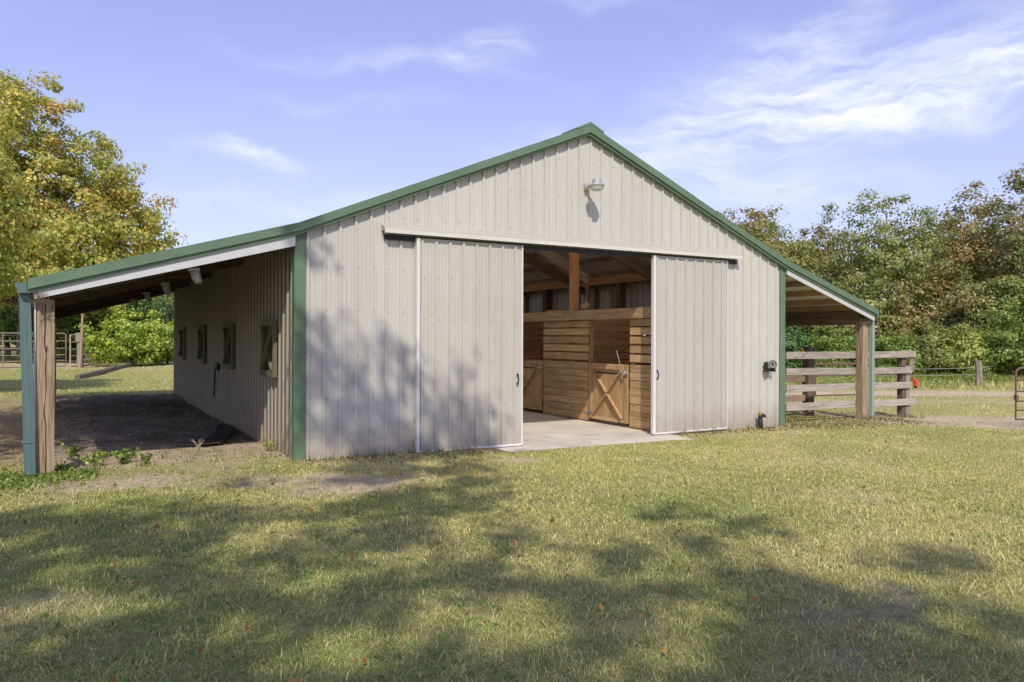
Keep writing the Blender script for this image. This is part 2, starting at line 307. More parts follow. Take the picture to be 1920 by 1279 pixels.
# ------------------------------------------------------------------ mesh helpers
class MB:
    def __init__(s): s.v = []; s.f = []
    def add(s, vs, fs):
        o = len(s.v); s.v += [tuple(p) for p in vs]; s.f += [tuple(i + o for i in f) for f in fs]; return s
    def box(s, x0, x1, y0, y1, z0, z1):
        return s.add([(x0, y0, z0), (x1, y0, z0), (x1, y1, z0), (x0, y1, z0), (x0, y0, z1), (x1, y0, z1), (x1, y1, z1), (x0, y1, z1)],
                     [(0, 3, 2, 1), (4, 5, 6, 7), (0, 1, 5, 4), (1, 2, 6, 5), (2, 3, 7, 6), (3, 0, 4, 7)])
    def beam(s, p0, p1, w, h, up=(0, 0, 1)):
        p0, p1, up = Vector(p0), Vector(p1), Vector(up)
        d = (p1 - p0).normalized(); sd = d.cross(up).normalized() * (w / 2); u = sd.cross(d).normalized() * (h / 2)
        q = [p + a * sd + b * u for p in (p0, p1) for a, b in ((-1, -1), (1, -1), (1, 1), (-1, 1))]
        return s.add(q, [(0, 3, 2, 1), (4, 5, 6, 7), (0, 1, 5, 4), (1, 2, 6, 5), (2, 3, 7, 6), (3, 0, 4, 7)])
    def tube(s, pts, r, n=6, closed=False):
        pts = [Vector(p) for p in pts]; m = len(pts)
        rr = r if isinstance(r, (list, tuple)) else [r] * m
        vs = []; prev = None
        for i, p in enumerate(pts):
            if closed: d = pts[(i + 1) % m] - pts[i - 1]
            else: d = pts[min(i + 1, m - 1)] - pts[max(i - 1, 0)]
            d.normalize()
            a = prev if prev is not None else (Vector((0, 0, 1)) if abs(d.z) < .9 else Vector((1, 0, 0)))
            a = (a - d * a.dot(d)).normalized(); prev = a; b = d.cross(a)
            for k in range(n):
                t = 2 * math.pi * k / n; vs.append(p + (a * math.cos(t) + b * math.sin(t)) * rr[i])
        fs = []
        for i in range(m if closed else m - 1):
            j = (i + 1) % m
            for k in range(n):
                fs.append((i * n + k, i * n + (k + 1) % n, j * n + (k + 1) % n, j * n + k))
        if not closed: fs += [tuple(range(n))[::-1], tuple((m - 1) * n + k for k in range(n))]
        return s.add(vs, fs)
    def lathe(s, prof, n=16, c=(0, 0, 0), rot=None):
        vs = []
        for r, z in prof:
            for k in range(n):
                a = 2 * math.pi * k / n; p = Vector((r * math.cos(a), r * math.sin(a), z))
                if rot: p = rot @ p
                vs.append(p + Vector(c))
        fs = [(i * n + k, i * n + (k + 1) % n, (i + 1) * n + (k + 1) % n, (i + 1) * n + k) for i in range(len(prof) - 1) for k in range(n)]
        fs += [tuple(range(n))[::-1], tuple((len(prof) - 1) * n + k for k in range(n))]
        return s.add(vs, fs)
    def prism(s, poly, f0, f1):
        """poly: list of 2d; f0/f1 map 2d to 3d end points"""
        n = len(poly); vs = [f0(p) for p in poly] + [f1(p) for p in poly]
        fs = [tuple(range(n))[::-1], tuple(range(n, 2 * n))] + [(i, (i + 1) % n, n + (i + 1) % n, n + i) for i in range(n)]
        return s.add(vs, fs)
    def build(s, name, m, parent=None, smooth=False, label=None, bevel=0.0, kind=None):
        me = bpy.data.meshes.new(name); me.from_pydata(s.v, [], s.f)
        bm = bmesh.new(); bm.from_mesh(me); bmesh.ops.recalc_face_normals(bm, faces=bm.faces)
        if bevel: bmesh.ops.bevel(bm, geom=list(bm.edges), offset=bevel, segments=1, affect='EDGES', clamp_overlap=True)
        bm.to_mesh(me); bm.free()
        if smooth:
            me.polygons.foreach_set('use_smooth', [True] * len(me.polygons))
        me.materials.append(m)
        o = bpy.data.objects.new(name, me); COL.objects.link(o)
        if parent: o.parent = parent
        if label: o['label'] = label
        if kind: o['kind'] = kind
        return o

def thing(name, label, cat, loc=(0, 0, 0), rz=0.0, group=None):
    o = bpy.data.objects.new(name, None); COL.objects.link(o); o.empty_display_size = .2
    o.location = loc; o.rotation_euler = (0, 0, rz); o['label'] = label; o['category'] = cat
    if group: o['group'] = group
    return o
def tag(o, label, cat, group=None):
    o['label'] = label; o['category'] = cat
    if group: o['group'] = group
    return o
def copy_thing(src, label, loc, rz=None):
    c = src.copy(); COL.objects.link(c); c.location = loc; c['label'] = label
    if rz is not None: c.rotation_euler = (0, 0, rz)
    for ch in list(src.children):
        d = ch.copy(); COL.objects.link(d); d.parent = c
        for g in list(ch.children):
            e = g.copy(); COL.objects.link(e); e.parent = d
    return c

# ------------------------------------------------------------------ numpy noise
def vnoise(x, y, seed=0):
    xi, yi = np.floor(x).astype(np.int64), np.floor(y).astype(np.int64); xf, yf = x - xi, y - yi
    def h(a, b):
        n = (a * 374761393 + b * 668265263 + seed * 982451653) & 0xffffffff
        n = ((n ^ (n >> 13)) * 1274126177) & 0xffffffff
        return ((n ^ (n >> 16)) & 0xffff) / 65535.0
    u, v = xf * xf * (3 - 2 * xf), yf * yf * (3 - 2 * yf)
    return (h(xi, yi) * (1 - u) + h(xi + 1, yi) * u) * (1 - v) + (h(xi, yi + 1) * (1 - u) + h(xi + 1, yi + 1) * u) * v
def fbm(x, y, seed=0, oct=4):
    s, a, t = 0, .5, 0
    for i in range(oct):
        s = s + a * vnoise(x * 2 ** i, y * 2 ** i, seed + i * 17); t += a; a *= .5
    return s / t
def sm(a, b, x):
    t = np.clip((x - a) / (b - a), 0, 1); return t * t * (3 - 2 * t)

# ------------------------------------------------------------------ terrain
W, BL = 9.754, 13.12
def gz(x, y):
    x = np.asarray(x, float); y = np.asarray(y, float)
    z = -.028 - .0075 * np.clip(x, -4, 16)
    z = z - .07 * sm(12.5, 15, x)
    z = z + .05 * (fbm(x * .35, y * .35, 3, 3) - .5) * sm(16, 30, np.hypot(x, y)) * 2
    z = z + .018 * (fbm(x * 1.3, y * 1.3, 5, 3) - .5)
    # left field behind the lean-to, a little raised beyond the old timber
    z = z - .10 * sm(15, 20, y) * sm(6, 0, x) + .33 * sm(24, 30, y) * sm(8, 2, x) * (1 - .0 * y)
    # trampled litter bank at the end of the lean-to
    bank = np.exp(-((y - 11.9) / 1.5) ** 2) * sm(-3.9, -2.9, x) * sm(.3, -.1, x)
    z = z + bank * (.10 + .16 * (fbm(x * 2.2, y * 2.2, 9, 3) - .45))
    under = sm(-3.6, -2.8, x) * sm(.2, -.1, x) * sm(.6, 2.5, y) * sm(13.6, 12.8, y); z = z + under * (.06 * (fbm(x * 1.2, y * 1.2, 19, 3) - .5) + .015 * (fbm(x * 5, y * 5, 20, 3) - .5))
    inside = sm(3.05, 3.2, x) * sm(6.72, 6.5, x) * sm(-.62, -.48, y) * sm(13.4, 13.1, y)
    z = z - .16 * inside
    return z

SAND = np.array((.58, .46, .32)); SOIL = np.array((.30, .24, .18)); OCHRE = np.array((.40, .29, .17)); THATCH = np.array((.42, .38, .15))
GREEN = np.array((.27, .31, .08)); DRYG = np.array((.53, .46, .19)); GREYSOIL = np.array((.33, .275, .22)); LITTER = np.array((.36, .27, .15))
PATCH = [(-2.2, -.75, 1.05, .95), (-.5, -1.5, .75, .8), (.1, -2.0, .95, .95), (-1.2, .1, 1.1, .6), (-1.3, -1.2, .7, .6), (2.6, -1.35, .42, .85), (1.33, -7.5, .55, .55), (1.0, -7.9, .5, .5),
         (1.9, -7.5, .35, .45), (-2.9, -5.0, .45, .45), (.5, -.45, .8, .35), (1.1, -.7, .9, .35), (4.9, -5.2, .7, .22), (6.5, -3.5, .9, .25), (9.2, -.75, .6, .5), (7.6, -.45, .6, .55)]
def fields(x, y):
    """bare, dry, dark, litter fractions"""
    n = fbm(x * .9, y * .9, 21, 4); n2 = fbm(x * 2.8, y * 2.8, 33, 3); n3 = fbm(x * .28, y * .28, 55, 3)
    bare = np.zeros_like(x)
    for px, py, r, s in PATCH:
        d = np.hypot(x - px, (y - py) * 1.35) / r
        bare = np.maximum(bare, s * sm(1.35, .35, d + (n2 - .5) * 1.3))
    bare = np.maximum(bare, .35 * sm(.66, .80, n2 * .6 + n * .4))          # small thin spots all over
    w = n2 * 1.1 - .55
    strip = sm(-.75, -.1, y + w * .5) * sm(.25, .05, y) * sm(-.2, .2, x) * sm(10.4, 9.8, x)
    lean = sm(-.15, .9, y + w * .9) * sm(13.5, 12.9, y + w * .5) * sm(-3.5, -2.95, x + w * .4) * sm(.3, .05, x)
    ochre = sm(.3, 1.5, y + w) * sm(14.5, 12.8, y + w) * sm(-2.95, -3.2, x) * sm(-14, -8, x)
    stall = sm(0, .2, x) * sm(W, W - .2, x) * sm(0, .2, y) * sm(BL, BL - .2, y)
    s = .505 * (x + 2.764) + .863 * (y + 10.584) + (n - .5) * 1.4 + (n2 - .5) * .6                      # across the track on the right
    right = sm(11.6, 12.9, x + (n - .5) * 1.2)
    sand = np.maximum.reduce([sm(15.5, 16.3, s) * sm(19.2, 18.0, s) * .95, sm(22.0, 22.5, s) * sm(24.0, 23.0, s) * .55, sm(24.8, 25.4, s) * sm(28.2, 27.0, s) * .95]) * right
    farsand = sm(28.5, 30, y + w) * sm(42, 36, y) * sm(.5, -2.2, x) * .8 + sm(27, 30, y + w * 2) * sm(40, 34, y) * sm(-1.2, .6, x) * .5
    bare = np.clip(np.maximum.reduce([bare, strip * .35, lean, ochre * .9, stall, sand, farsand]), 0, 1)
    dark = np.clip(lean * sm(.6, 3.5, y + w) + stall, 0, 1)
    litter = np.clip(np.maximum(strip * .9, sm(.75, .2, np.hypot((x - 11.2) / 2.2, (y + .35) / 1.0) + w * .5) * .9), 0, 1)
    dry = np.clip(.25 + 1.5 * (n - .5) + 1.0 * (n3 - .5) + .25 * sm(0, 5, x) - .15 * sm(-1, -3, x), 0, 1)
    dry = np.where(y > 15, dry * .6, dry)
    return bare, dry, dark, litter, ochre

def axis(segs):
    out = []
    for a, b, st in segs: out += list(np.arange(a, b, st))
    out.append(segs[-1][1]); return np.array(out)
gx = axis([(-400, -100, 60), (-100, -40, 12), (-40, -16, 3), (-16, -6, .6), (-6, 14, .11), (14, 22, .25), (22, 60, 1.0), (60, 120, 10), (120, 500, 60)])
gy = axis([(-300, -60, 60), (-60, -24, 6), (-24, -10, .8), (-10, 14, .11), (14, 15, .2), (15, 36, .5), (36, 80, 3), (80, 140, 10), (140, 600, 60)])
GX, GY = np.meshgrid(gx, gy)
def set_tint(me, col):
    a = me.attributes.new('tint', 'FLOAT_COLOR', 'POINT')
    c = np.ones((len(col), 4), np.float32); c[:, :3] = col; a.data.foreach_set('color', c.ravel())
def fast_mesh(name, verts, faces, col=None, smooth=False):
    """faces: (n,k) int array of equal sized polygons"""
    me = bpy.data.meshes.new(name); nv = len(verts); nf, k = faces.shape
    me.vertices.add(nv); me.vertices.foreach_set('co', np.asarray(verts, np.float32).ravel())
    me.loops.add(nf * k); me.loops.foreach_set('vertex_index', faces.astype(np.int32).ravel())
    me.polygons.add(nf); me.polygons.foreach_set('loop_start', np.arange(0, nf * k, k, dtype=np.int32))
    if smooth: me.polygons.foreach_set('use_smooth', np.ones(nf, bool))
    me.update(calc_edges=True)
    if col is not None: set_tint(me, col)
    return me
def ground():
    x, y = GX.ravel(), GY.ravel(); z = gz(x, y)
    bare, dry, dark, litter, ochre = fields(x, y)
    nn = fbm(x * 1.7, y * 1.7, 71, 4)[:, None]
    tf = fbm(x * 5, y * 5, 91, 3)[:, None]; col = GREEN * (1 - dry[:, None]) + DRYG * dry[:, None]; col = col * .55 + THATCH * .45
    gapf = np.clip((.40 - tf) * 4, 0, .4); col = col * (1 - gapf) + np.array((.36, .30, .15)) * gapf
    soil = SAND * (.72 + .5 * nn)
    front = (sm(-3, -5.5, y) * sm(4, 3, x))[:, None]; soil = soil * (1 - front) + GREYSOIL * (.8 + .4 * nn) * front
    soil = soil * (1 - ochre[:, None]) + OCHRE * (.7 + .6 * nn) * ochre[:, None]
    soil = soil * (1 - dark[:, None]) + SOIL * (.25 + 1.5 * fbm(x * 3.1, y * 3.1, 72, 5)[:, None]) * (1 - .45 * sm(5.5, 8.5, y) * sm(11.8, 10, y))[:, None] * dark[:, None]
    col = col * (1 - bare[:, None]) + soil * bare[:, None]
    col = col * (1 - .7 * litter[:, None]) + LITTER * (.6 + .7 * nn) * .7 * litter[:, None]
    ny, nx = GX.shape; i = (np.arange(ny - 1)[:, None] * nx + np.arange(nx - 1)[None, :]).ravel()
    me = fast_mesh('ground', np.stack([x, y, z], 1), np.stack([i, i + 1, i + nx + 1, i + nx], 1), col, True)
    me.materials.append(ground_m); o = bpy.data.objects.new('ground', me); COL.objects.link(o); o['kind'] = 'structure'
ground()

slab = MB().box(3.0, 6.85, -.075, 13.3, -.30, -.055).build('concrete_floor', concrete_m); slab['kind'] = 'structure'
apron = MB().add([(2.75, -.64, -.072), (6.66, -.74, -.078), (6.66, -.09, -.062), (2.9, -.09, -.062), (2.75, -.64, -.3), (6.66, -.74, -.3), (6.66, -.09, -.3), (2.9, -.09, -.3)],
                 [(0, 1, 2, 3), (4, 7, 6, 5), (0, 4, 5, 1), (1, 5, 6, 2), (2, 6, 7, 3), (3, 7, 4, 0)]).build('concrete_apron', concrete_m); apron['kind'] = 'structure'

# ------------------------------------------------------------------ the barn
RZ, AX, AZ = 3.20, W / 2, 5.215                      # eave height at the wall, ridge
LX, LZ = -3.11, 2.305                                # left lean-to tip
RX, RXZ = 12.63, 2.285
def roofz(x):
    if x < 0: return RZ + (x / LX) * (LZ - RZ)
    if x <= AX: return RZ + (AZ - RZ) * x / AX
    if x <= W: return RZ + (AZ - RZ) * (W - x) / AX
    return RZ + (x - W) / (RX - W) * (RXZ - RZ)
barn = thing('horse_barn', 'cream metal horse barn with green trim, half-open sliding doors and lean-to on each side', 'barn')
RIB = .2286
def profile(u0, u1, c0=0.0, hr=.025):
    """cross-section points (u, proud) of ribbed sheet between u0 and u1"""
    pts = [(u0, 0.0)]; k0 = int(math.floor((u0 - c0) / RIB)) - 1
    for k in range(k0, int((u1 - c0) / RIB) + 2):
        c = c0 + k * RIB
        for du, h in ((-.026, 0), (-.016, hr), (.016, hr), (.026, 0), (.068, 0), (.076, .004), (.088, .004), (.096, 0), (.132, 0), (.140, .004), (.152, .004), (.160, 0)):
            u = c + du
            if u0 + .002 < u < u1 - .002: pts.append((u, h))
    pts.append((u1, 0.0)); return pts
def ribbed(name, m, parent, P, u0, u1, t0, t1, c0=0.0, hr=.029, m2=None):
    """P(u, t, proud) -> xyz; t0, t1 functions of u (bottom, top)"""
    pr = profile(u0, u1, c0, hr); vs = []; fs = []
    for u, h in pr:
        vs += [P(u, t0(u), h), P(u, t1(u), h)]
    for i in range(len(pr) - 1): fs.append((2 * i, 2 * i + 2, 2 * i + 3, 2 * i + 1))
    mb = MB(); mb.v = [tuple(v) for v in vs]; mb.f = fs
    me = bpy.data.meshes.new(name); me.from_pydata(mb.v, [], mb.f); me.materials.append(m)
    if m2:
        me.materials.append(m2); me.polygons.foreach_set('material_index', [1 if max(pr[i][1], pr[i + 1][1]) > .01 else 0 for i in range(len(pr) - 1)])
    o = bpy.data.objects.new(name, me); COL.objects.link(o); o.parent = parent
    return o

PANEL = .9144
OX0, OX1, OZ = 3.30, 6.42, 3.13                      # door opening
C0F = .157                                            # first rib on the front wall
cuts = sorted({.112, W - .112, AX, OX0, OX1} | {C0F - .035 + PANEL * k for k in range(1, 11)})
cuts = [c for c in cuts if .11 <= c <= W - .11]
clean = [cuts[0]]
for c in cuts[1:]:
    if c - clean[-1] > .03: clean.append(c)
def wall_y(ysign, y0): return lambda u, t, h: (u, y0 + ysign * h, t)
for yy, sg in ((0.0, -1), (BL, 1)):
    for a, b in zip(clean[:-1], clean[1:]):
        over = a >= OX0 - .001 and b <= OX1 + .001
        ribbed('siding_panel', siding_m, barn, wall_y(sg, yy), a, b, (lambda u: OZ) if over else (lambda u: -.30), lambda u: roofz(u) - .03, C0F)
# screw rows on the front wall
def screws():
    mb = MB()
    def dot(x, y, z): mb.lathe([(.0085, 0), (.0085, -.005), (.005, -.007)], 6, (x, y, z), Matrix.Rotation(-math.pi / 2, 3, 'X'))
    k = 0
    while C0F + k * RIB < W - .12:
        x = C0F + k * RIB + .045
        for z in (.18, .80, 1.42, 2.04, 2.66, 3.42, 4.02, 4.62):
            if z > roofz(x) - .22: continue
            if OX0 - .1 < x < OX1 + .1 and z < OZ + .2: continue
            if z < 3.3 and 1.70 < x < 8.15: continue
            dot(x, -.001, z)
        k += 1
    mb.build('screw', screw_m, barn, kind='stuff')
screws()
# side walls
npan = int(math.ceil(BL / PANEL))
WIN = [1.415 + 3.242 * k for k in range(4)]
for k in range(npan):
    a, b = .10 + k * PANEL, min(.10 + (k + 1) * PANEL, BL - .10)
    ribbed('siding_panel', side_pan_shade_m, barn, lambda u, t, h: (-h, u, t), a, b, lambda u: -.30, lambda u: RZ - .04, .20, .024, side_rib_lit_m)
ycuts = sorted({.10, BL - .10} | {.10 + PANEL * k for k in range(1, npan)} | {w + s * .42 for w in WIN for s in (-1, 1)})
for a, b in zip(ycuts[:-1], ycuts[1:]):
    if b - a < .01: continue
    mid = (a + b) / 2
    if any(abs(mid - w) < .42 for w in WIN):
        ribbed('siding_panel', siding_m, barn, lambda u, t, h: (W + h, u, t), a, b, lambda u: -.30, lambda u: 1.08, .20)
        ribbed('siding_panel', siding_m, barn, lambda u, t, h: (W + h, u, t), a, b, lambda u: 1.92, lambda u: RZ - .04, .20)
    else:
        ribbed('siding_panel', siding_m, barn, lambda u, t, h: (W + h, u, t), a, b, lambda u: -.30, lambda u: RZ - .04, .20)
# corner trims
for x0, x1, s in ((-.030, .118, -1), (W - .118, W + .030, 1)):
    for y0, y1 in ((-.030, .004), (BL - .004, BL + .030)):
        mb = MB(); mb.box(x0, x1, y0, y1, -.28, RZ - .035)
        xa, xb = (x0, x0 + .03) if s < 0 else (x1 - .03, x1)
        if y0 < 1: mb.box(xa, xb, .0045, .118, -.28, RZ - .05)
        else: mb.box(xa, xb, BL - .118, BL - .0045, -.28, RZ - .05)
        mb.build('corner_trim', green_m, barn, bevel=.003)
# roof sheets
def slope_sheet(xa, xb, ya, yb):
    za, zb = roofz(xa + (.0001 if xa >= 0 else 0)), roofz(xb)
    d = Vector((xb - xa, 0, zb - za)); n = Vector((-d.z, 0, d.x)).normalized()
    if n.z < 0: n = -n
    def P(u, t, h): return (xa + (xb - xa) * t + n.x * h, u, za + (zb - za) * t + n.z * h)
    pr = profile(ya, yb, .05); vs = []; fs = []
    for u, h in pr: vs += [P(u, 0, h), P(u, 1, h), P(u, 0, h - .012), P(u, 1, h - .012)]
    for i in range(len(pr) - 1):
        a, b = 4 * i, 4 * i + 4
        fs += [(a, b, b + 1, a + 1), (a + 2, a + 3, b + 3, b + 2)]
    return vs, fs
FILL_BANDS = [(.5, 3.4), (3.5, 6.5), (6.6, 9.6), (9.7, 12.7)]  # added bands of translucent roof, out of view, to brighten the inside
bands_ = []
yy = -.10
for a, b in FILL_BANDS + [(BL + .1, 99)]: bands_.append((yy, a, 0)); bands_.append((a, b, 1)); yy = b
bands_ = [b for b in bands_ if b[1] < 90]
for xa, xb, ya, yb, is_fill in [(0.0, AX - .22, a + .002, b - .002, g) for a, b, g in bands_] + [(W, AX + .22, -.10, .398, 0), (W, AX + .22, .402, 2.498, 1), (W, AX + .22, 2.502, BL + .10, 0), (0.0, LX, -.10, BL + .10, 0), (W, RX, -.10, BL + .10, 0)]:
    vs, fs = slope_sheet(xa, xb, ya, yb)
    if is_fill:
        me = bpy.data.meshes.new('roof_fill_panel'); me.from_pydata(vs, [], fs[::2]); me.materials.append(fill_panel_m)
        o = bpy.data.objects.new('roof_fill_panel', me); COL.objects.link(o); o.parent = barn; continue
    me = bpy.data.meshes.new('roof_sheet'); me.from_pydata(vs, [], fs)
    me.materials.append(greenr_m); me.materials.append(shed_shade_y if xb < 0 else roofin_m)
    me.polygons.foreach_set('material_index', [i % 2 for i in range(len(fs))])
    o = bpy.data.objects.new('roof_sheet', me); COL.objects.link(o); o.parent = barn
# rake trims (front and back), following each slope
def rake(xa, xb, y0, y1, top, bot0, bot1, name, m, za=None):
    z0, z1 = roofz(xa), roofz(xb)
    poly = [(xa, z0 + top), (xb, z1 + top), (xb, z1 - bot1), (xa, z0 - bot0)]
    return MB().prism(poly, lambda p: (p[0], y0, p[1]), lambda p: (p[0], y1, p[1])).build(name, m, barn)
for ya, yb, yl, yf in ((-.125, -.075, -.062, -.050), (BL + .075, BL + .125, BL + .05, BL + .062)):
    for xa, xb in ((0.0, AX), (W, AX), (0.0, LX), (W, RX)):
        xm = xa + (xb - xa) * .53
        rake(xa, xm, ya, yb, .022, .095, .095, 'rake_trim', green_m); rake(xm - (xb - xa) * .012, xb, ya - (.004 if ya < 0 else 0), yb + (.004 if ya > 0 else 0), .025, .0965, .0965, 'rake_trim', green_m)
        # lower lip of the trim, set back
        z0, z1 = roofz(xa), roofz(xb)
        y0, y1 = (-.098, -.026) if ya < 0 else (BL + .026, BL + .098)
        MB().prism([(xa, z0 - .096), (xb, z1 - .096), (xb, z1 - .142), (xa, z0 - .142)], lambda p: (p[0], y0, p[1]), lambda p: (p[0], y1, p[1])).build('rake_lip', green_m, barn)
for y0, y1 in ((-.075, -.040), (BL + .040, BL + .075)):
    for xa, xb, b0, b1 in ((-.032, LX + .06, .285, .225), (W + .032, RX - .03, .245, .240)):
        z0, z1 = roofz(xa), roofz(xb)
        MB().prism([(xa, z0 - .1425), (xb, z1 - .1425), (xb, z1 - b1), (xa, z0 - b0)], lambda p: (p[0], y0, p[1]), lambda p: (p[0], y1, p[1])).build('fascia_board', fascia_m, barn)
# ridge cap: a short raised green hood at the gable, then translucent panels added to light the inside
rm = MB()
rm.prism([(AX - .27, roofz(AX - .27) + .026), (AX, AZ + .026), (AX + .27, roofz(AX + .27) + .026), (AX + .27, roofz(AX + .27) + .06), (AX, AZ + .075), (AX - .27, roofz(AX - .27) + .06)],
         lambda p: (p[0], -.135, p[1]), lambda p: (p[0], .35, p[1]))
rm.build('ridge_cap', green_m, barn)
for k in range(5):
    ya, yb = .36 + k * 2.55, .36 + k * 2.55 + 2.53
    for s_ in (-1, 1):
        MB().add([(AX + s_ * .27, ya, roofz(AX + .27) + .03), (AX, ya, AZ + .03), (AX, yb, AZ + .03), (AX + s_ * .27, yb, roofz(AX + .27) + .03)], [(0, 1, 2, 3)]).build('ridge_fill_panel', fill_panel_m, barn)
# frame: rafters and purlins
for y in (3.4, 6.65, 9.9, BL - .15, .16):
    for xa, xb in ((.10, AX), (W - .10, AX)):
        z0, z1 = roofz(xa) - .28, roofz(xb) - .28
        MB().beam((xa, y, z0), (xb, y, z1), .09, .22).build('rafter', dark_x, barn)
    for xa, xb in ((-.06, LX + .14), (W + .06, RX - .12)):
        if xa > 0 and y < 1: continue
        MB().beam((xa, y, roofz(xa) - .185), (xb, y, roofz(xb) - .185), .08, .15).build('rafter', shed_shade_x if xa < 0 else orange_x, barn)
for y in (3.4, 6.65, 9.9):
    MB().beam((5.2, y, 4.08), (7.35, y, 2.95), .14, .20).build('knee_brace', dark_x, barn)
    MB().beam((W - 5.2, y, 4.08), (W - 7.35, y, 2.95), .14, .20).build('knee_brace', dark_x, barn)
def purlins(xa, xb, n, m, sk=0.0):
    for i in range(n):
        t = (i + .5) / n; x = xa + (xb - xa) * t; z = roofz(x) - .068
        MB().beam((x, .02, z - sk), (x, BL - .02, z - sk), .05, .095).build('purlin', m, barn)
purlins(.1, AX - .1, 7, dark_y); purlins(W - .1, AX + .1, 7, dark_y); purlins(-.1, LX + .2, 5, shed_shade_y)
for x in (10.15, 10.72, 11.28, 11.82, 12.22):
    MB().beam((x, .02, roofz(x) - .075), (x, BL - .02, roofz(x) - .075), .05, .11).build('purlin', tan_y, barn)
# front post and eave beams of the lean-tos
def cracked_post(x0, x1, y0, y1, z0, z1, m, name='post', label=None):
    """weathered post with a long drying check down its face"""
    mb = MB(); xm = (x0 + x1) / 2; rows = 14; rng = random.Random(5)
    vs = []
    for i in range(rows + 1):
        z = z0 + (z1 - z0) * i / rows; c = xm + rng.uniform(-.012, .012); w = .003 + .007 * abs(math.sin(i * .9))
        if i in (0, rows): w = .003
        vs += [(x0, y0, z), (c - w, y0, z), (c, y0 + .03, z), (c + w, y0, z), (x1, y0, z), (x1, y1, z), (x0, y1, z)]
    fs = []
    for i in range(rows):
        for k in range(7):
            a, b = i * 7 + k, i * 7 + (k + 1) % 7; fs.append((a, b, b + 7, a + 7))
    fs += [tuple(range(7)), tuple(rows * 7 + k for k in range(7))]
    mb.add(vs, fs); return mb.build(name, m, barn, label=label)
cracked_post(-3.03, -2.845, .08, .26, -.25, 2.10, post_z, label='cracked weathered post under the left lean-to')
for y in (8.9,):
    MB().box(-3.0, -2.88, y, y + .12, -.25, 2.10).build('post', post_z, barn, bevel=.006)
MB().box(12.42, 12.60, .08, .26, -.4, 2.06).build('post', post_z, barn, bevel=.006, label='brown post under the right lean-to')
for y in (6.5, BL - .3):
    MB().box(12.42, 12.58, y, y + .16, -.4, 2.06).build('post', post_z, barn, bevel=.006)
MB().box(-3.06, -3.00, .27, BL - .05, 2.03, 2.30).build('eave_beam', shed_shade_y, barn)
MB().box(12.44, 12.56, .27, BL - .05, 1.97, 2.29).build('eave_beam', dark_y, barn)
MB().box(-3.055, -3.035, .06, .30, .0, 2.08).build('post_trim', white_m, barn)
# gutter and downspouts
gp = [(-3.115, 2.285), (-3.115, 2.165), (-3.20, 2.165), (-3.235, 2.255), (-3.235, 2.285), (-3.228, 2.285), (-3.228, 2.257), (-3.196, 2.172), (-3.122, 2.172), (-3.122, 2.285)]
MB().prism(gp, lambda p: (p[0], -.10, p[1]), lambda p: (p[0], BL, p[1])).build('gutter', teal_m, barn)
MB().prism([(-3.116, 2.283), (-3.116, 2.166), (-3.199, 2.166), (-3.233, 2.255), (-3.233, 2.283)], lambda p: (p[0], -.104, p[1]), lambda p: (p[0], -.099, p[1])).build('gutter_cap', teal_m, barn)
ds = MB()
def spout(p0, p1, w, dpt):
    a, b = Vector(p0), Vector(p1); prof = []
    for i in range(16):
        t = i / 16
        e = t * 4; k = int(e); fr = e - k
        cs = [(-1, -1), (1, -1), (1, 1), (-1, 1)]; c0, c1 = cs[k], cs[(k + 1) % 4]
        x, y = c0[0] + (c1[0] - c0[0]) * fr, c0[1] + (c1[1] - c0[1]) * fr
        if i % 2: x *= .93; y *= .9
        prof.append((x * w / 2, y * dpt / 2))
    return [(a.x + x, a.y + y, a.z) for x, y in prof], [(b.x + x, b.y + y, b.z) for x, y in prof]
v0, v1 = spout((-3.145, .03, 2.17), (-3.085, .03, .05), .115, .085); n = 16
ds.add(v0 + v1, [(i, (i + 1) % n, n + (i + 1) % n, n + i) for i in range(n)] + [tuple(range(n))])
dso = ds.build('downspout', teal_m, barn, label='dented teal downspout leaning beside the left post')
MB().box(-3.175, -3.05, -.018, .076, .42, .445).build('strap', teal_m, dso)
MB().box(-3.215, -3.175, .10, .16, 1.86, 2.06).build('downspout_bracket', black_m, barn)
d2 = MB(); v0, v1 = spout((12.655, .03, 2.12), (12.635, .03, -.05), .09, .08)
d2.add(v0 + v1, [(i, (i + 1) % n, n + (i + 1) % n, n + i) for i in range(n)] + [tuple(range(n))])
d2.build('downspout', painted("seafoam", (.25, .33, .275), .45, .1, (8, 8, 1), .15), barn, label='pale green downspout behind the right post')
MB().prism([(RX, RXZ + .02), (RX + .03, RXZ + .02), (RX + .06, RXZ - .09), (RX + .01, RXZ - .17), (RX, RXZ - .17)], lambda p: (p[0], -.12, p[1]), lambda p: (p[0], BL, p[1])).build('gutter', greenr_m, barn)

# sliding-door track
TX0, TX1 = 1.222, 8.424
MB().prism([(-.027, 3.305), (-.140, 3.262), (-.150, 3.226), (-.027, 3.226)], lambda p: (TX0, p[0], p[1]), lambda p: (TX1, p[0], p[1])).build('track_hood', hood_m, barn)
MB().prism([(-.165, 3.225), (-.165, 3.170), (-.158, 3.170), (-.158, 3.217), (-.027, 3.217), (-.027, 3.225)], lambda p: (TX0, p[0], p[1]), lambda p: (TX1, p[0], p[1])).build('track_lip', painted("track_cream", (.60, .58, .52), .42, .05, (1, 5, 3), .1), barn)
MB().box(TX0 + .03, TX1 - .03, -.050, -.027, 3.085, 3.160).build('hood_shade_bar', black_m, barn)  # dark bar added to stand in for the shade under the hood
MB().box(OX0 - .02, OX1 + .02, .012, .09, OZ - .02, OZ + .2).build('door_header', orange_x, barn)

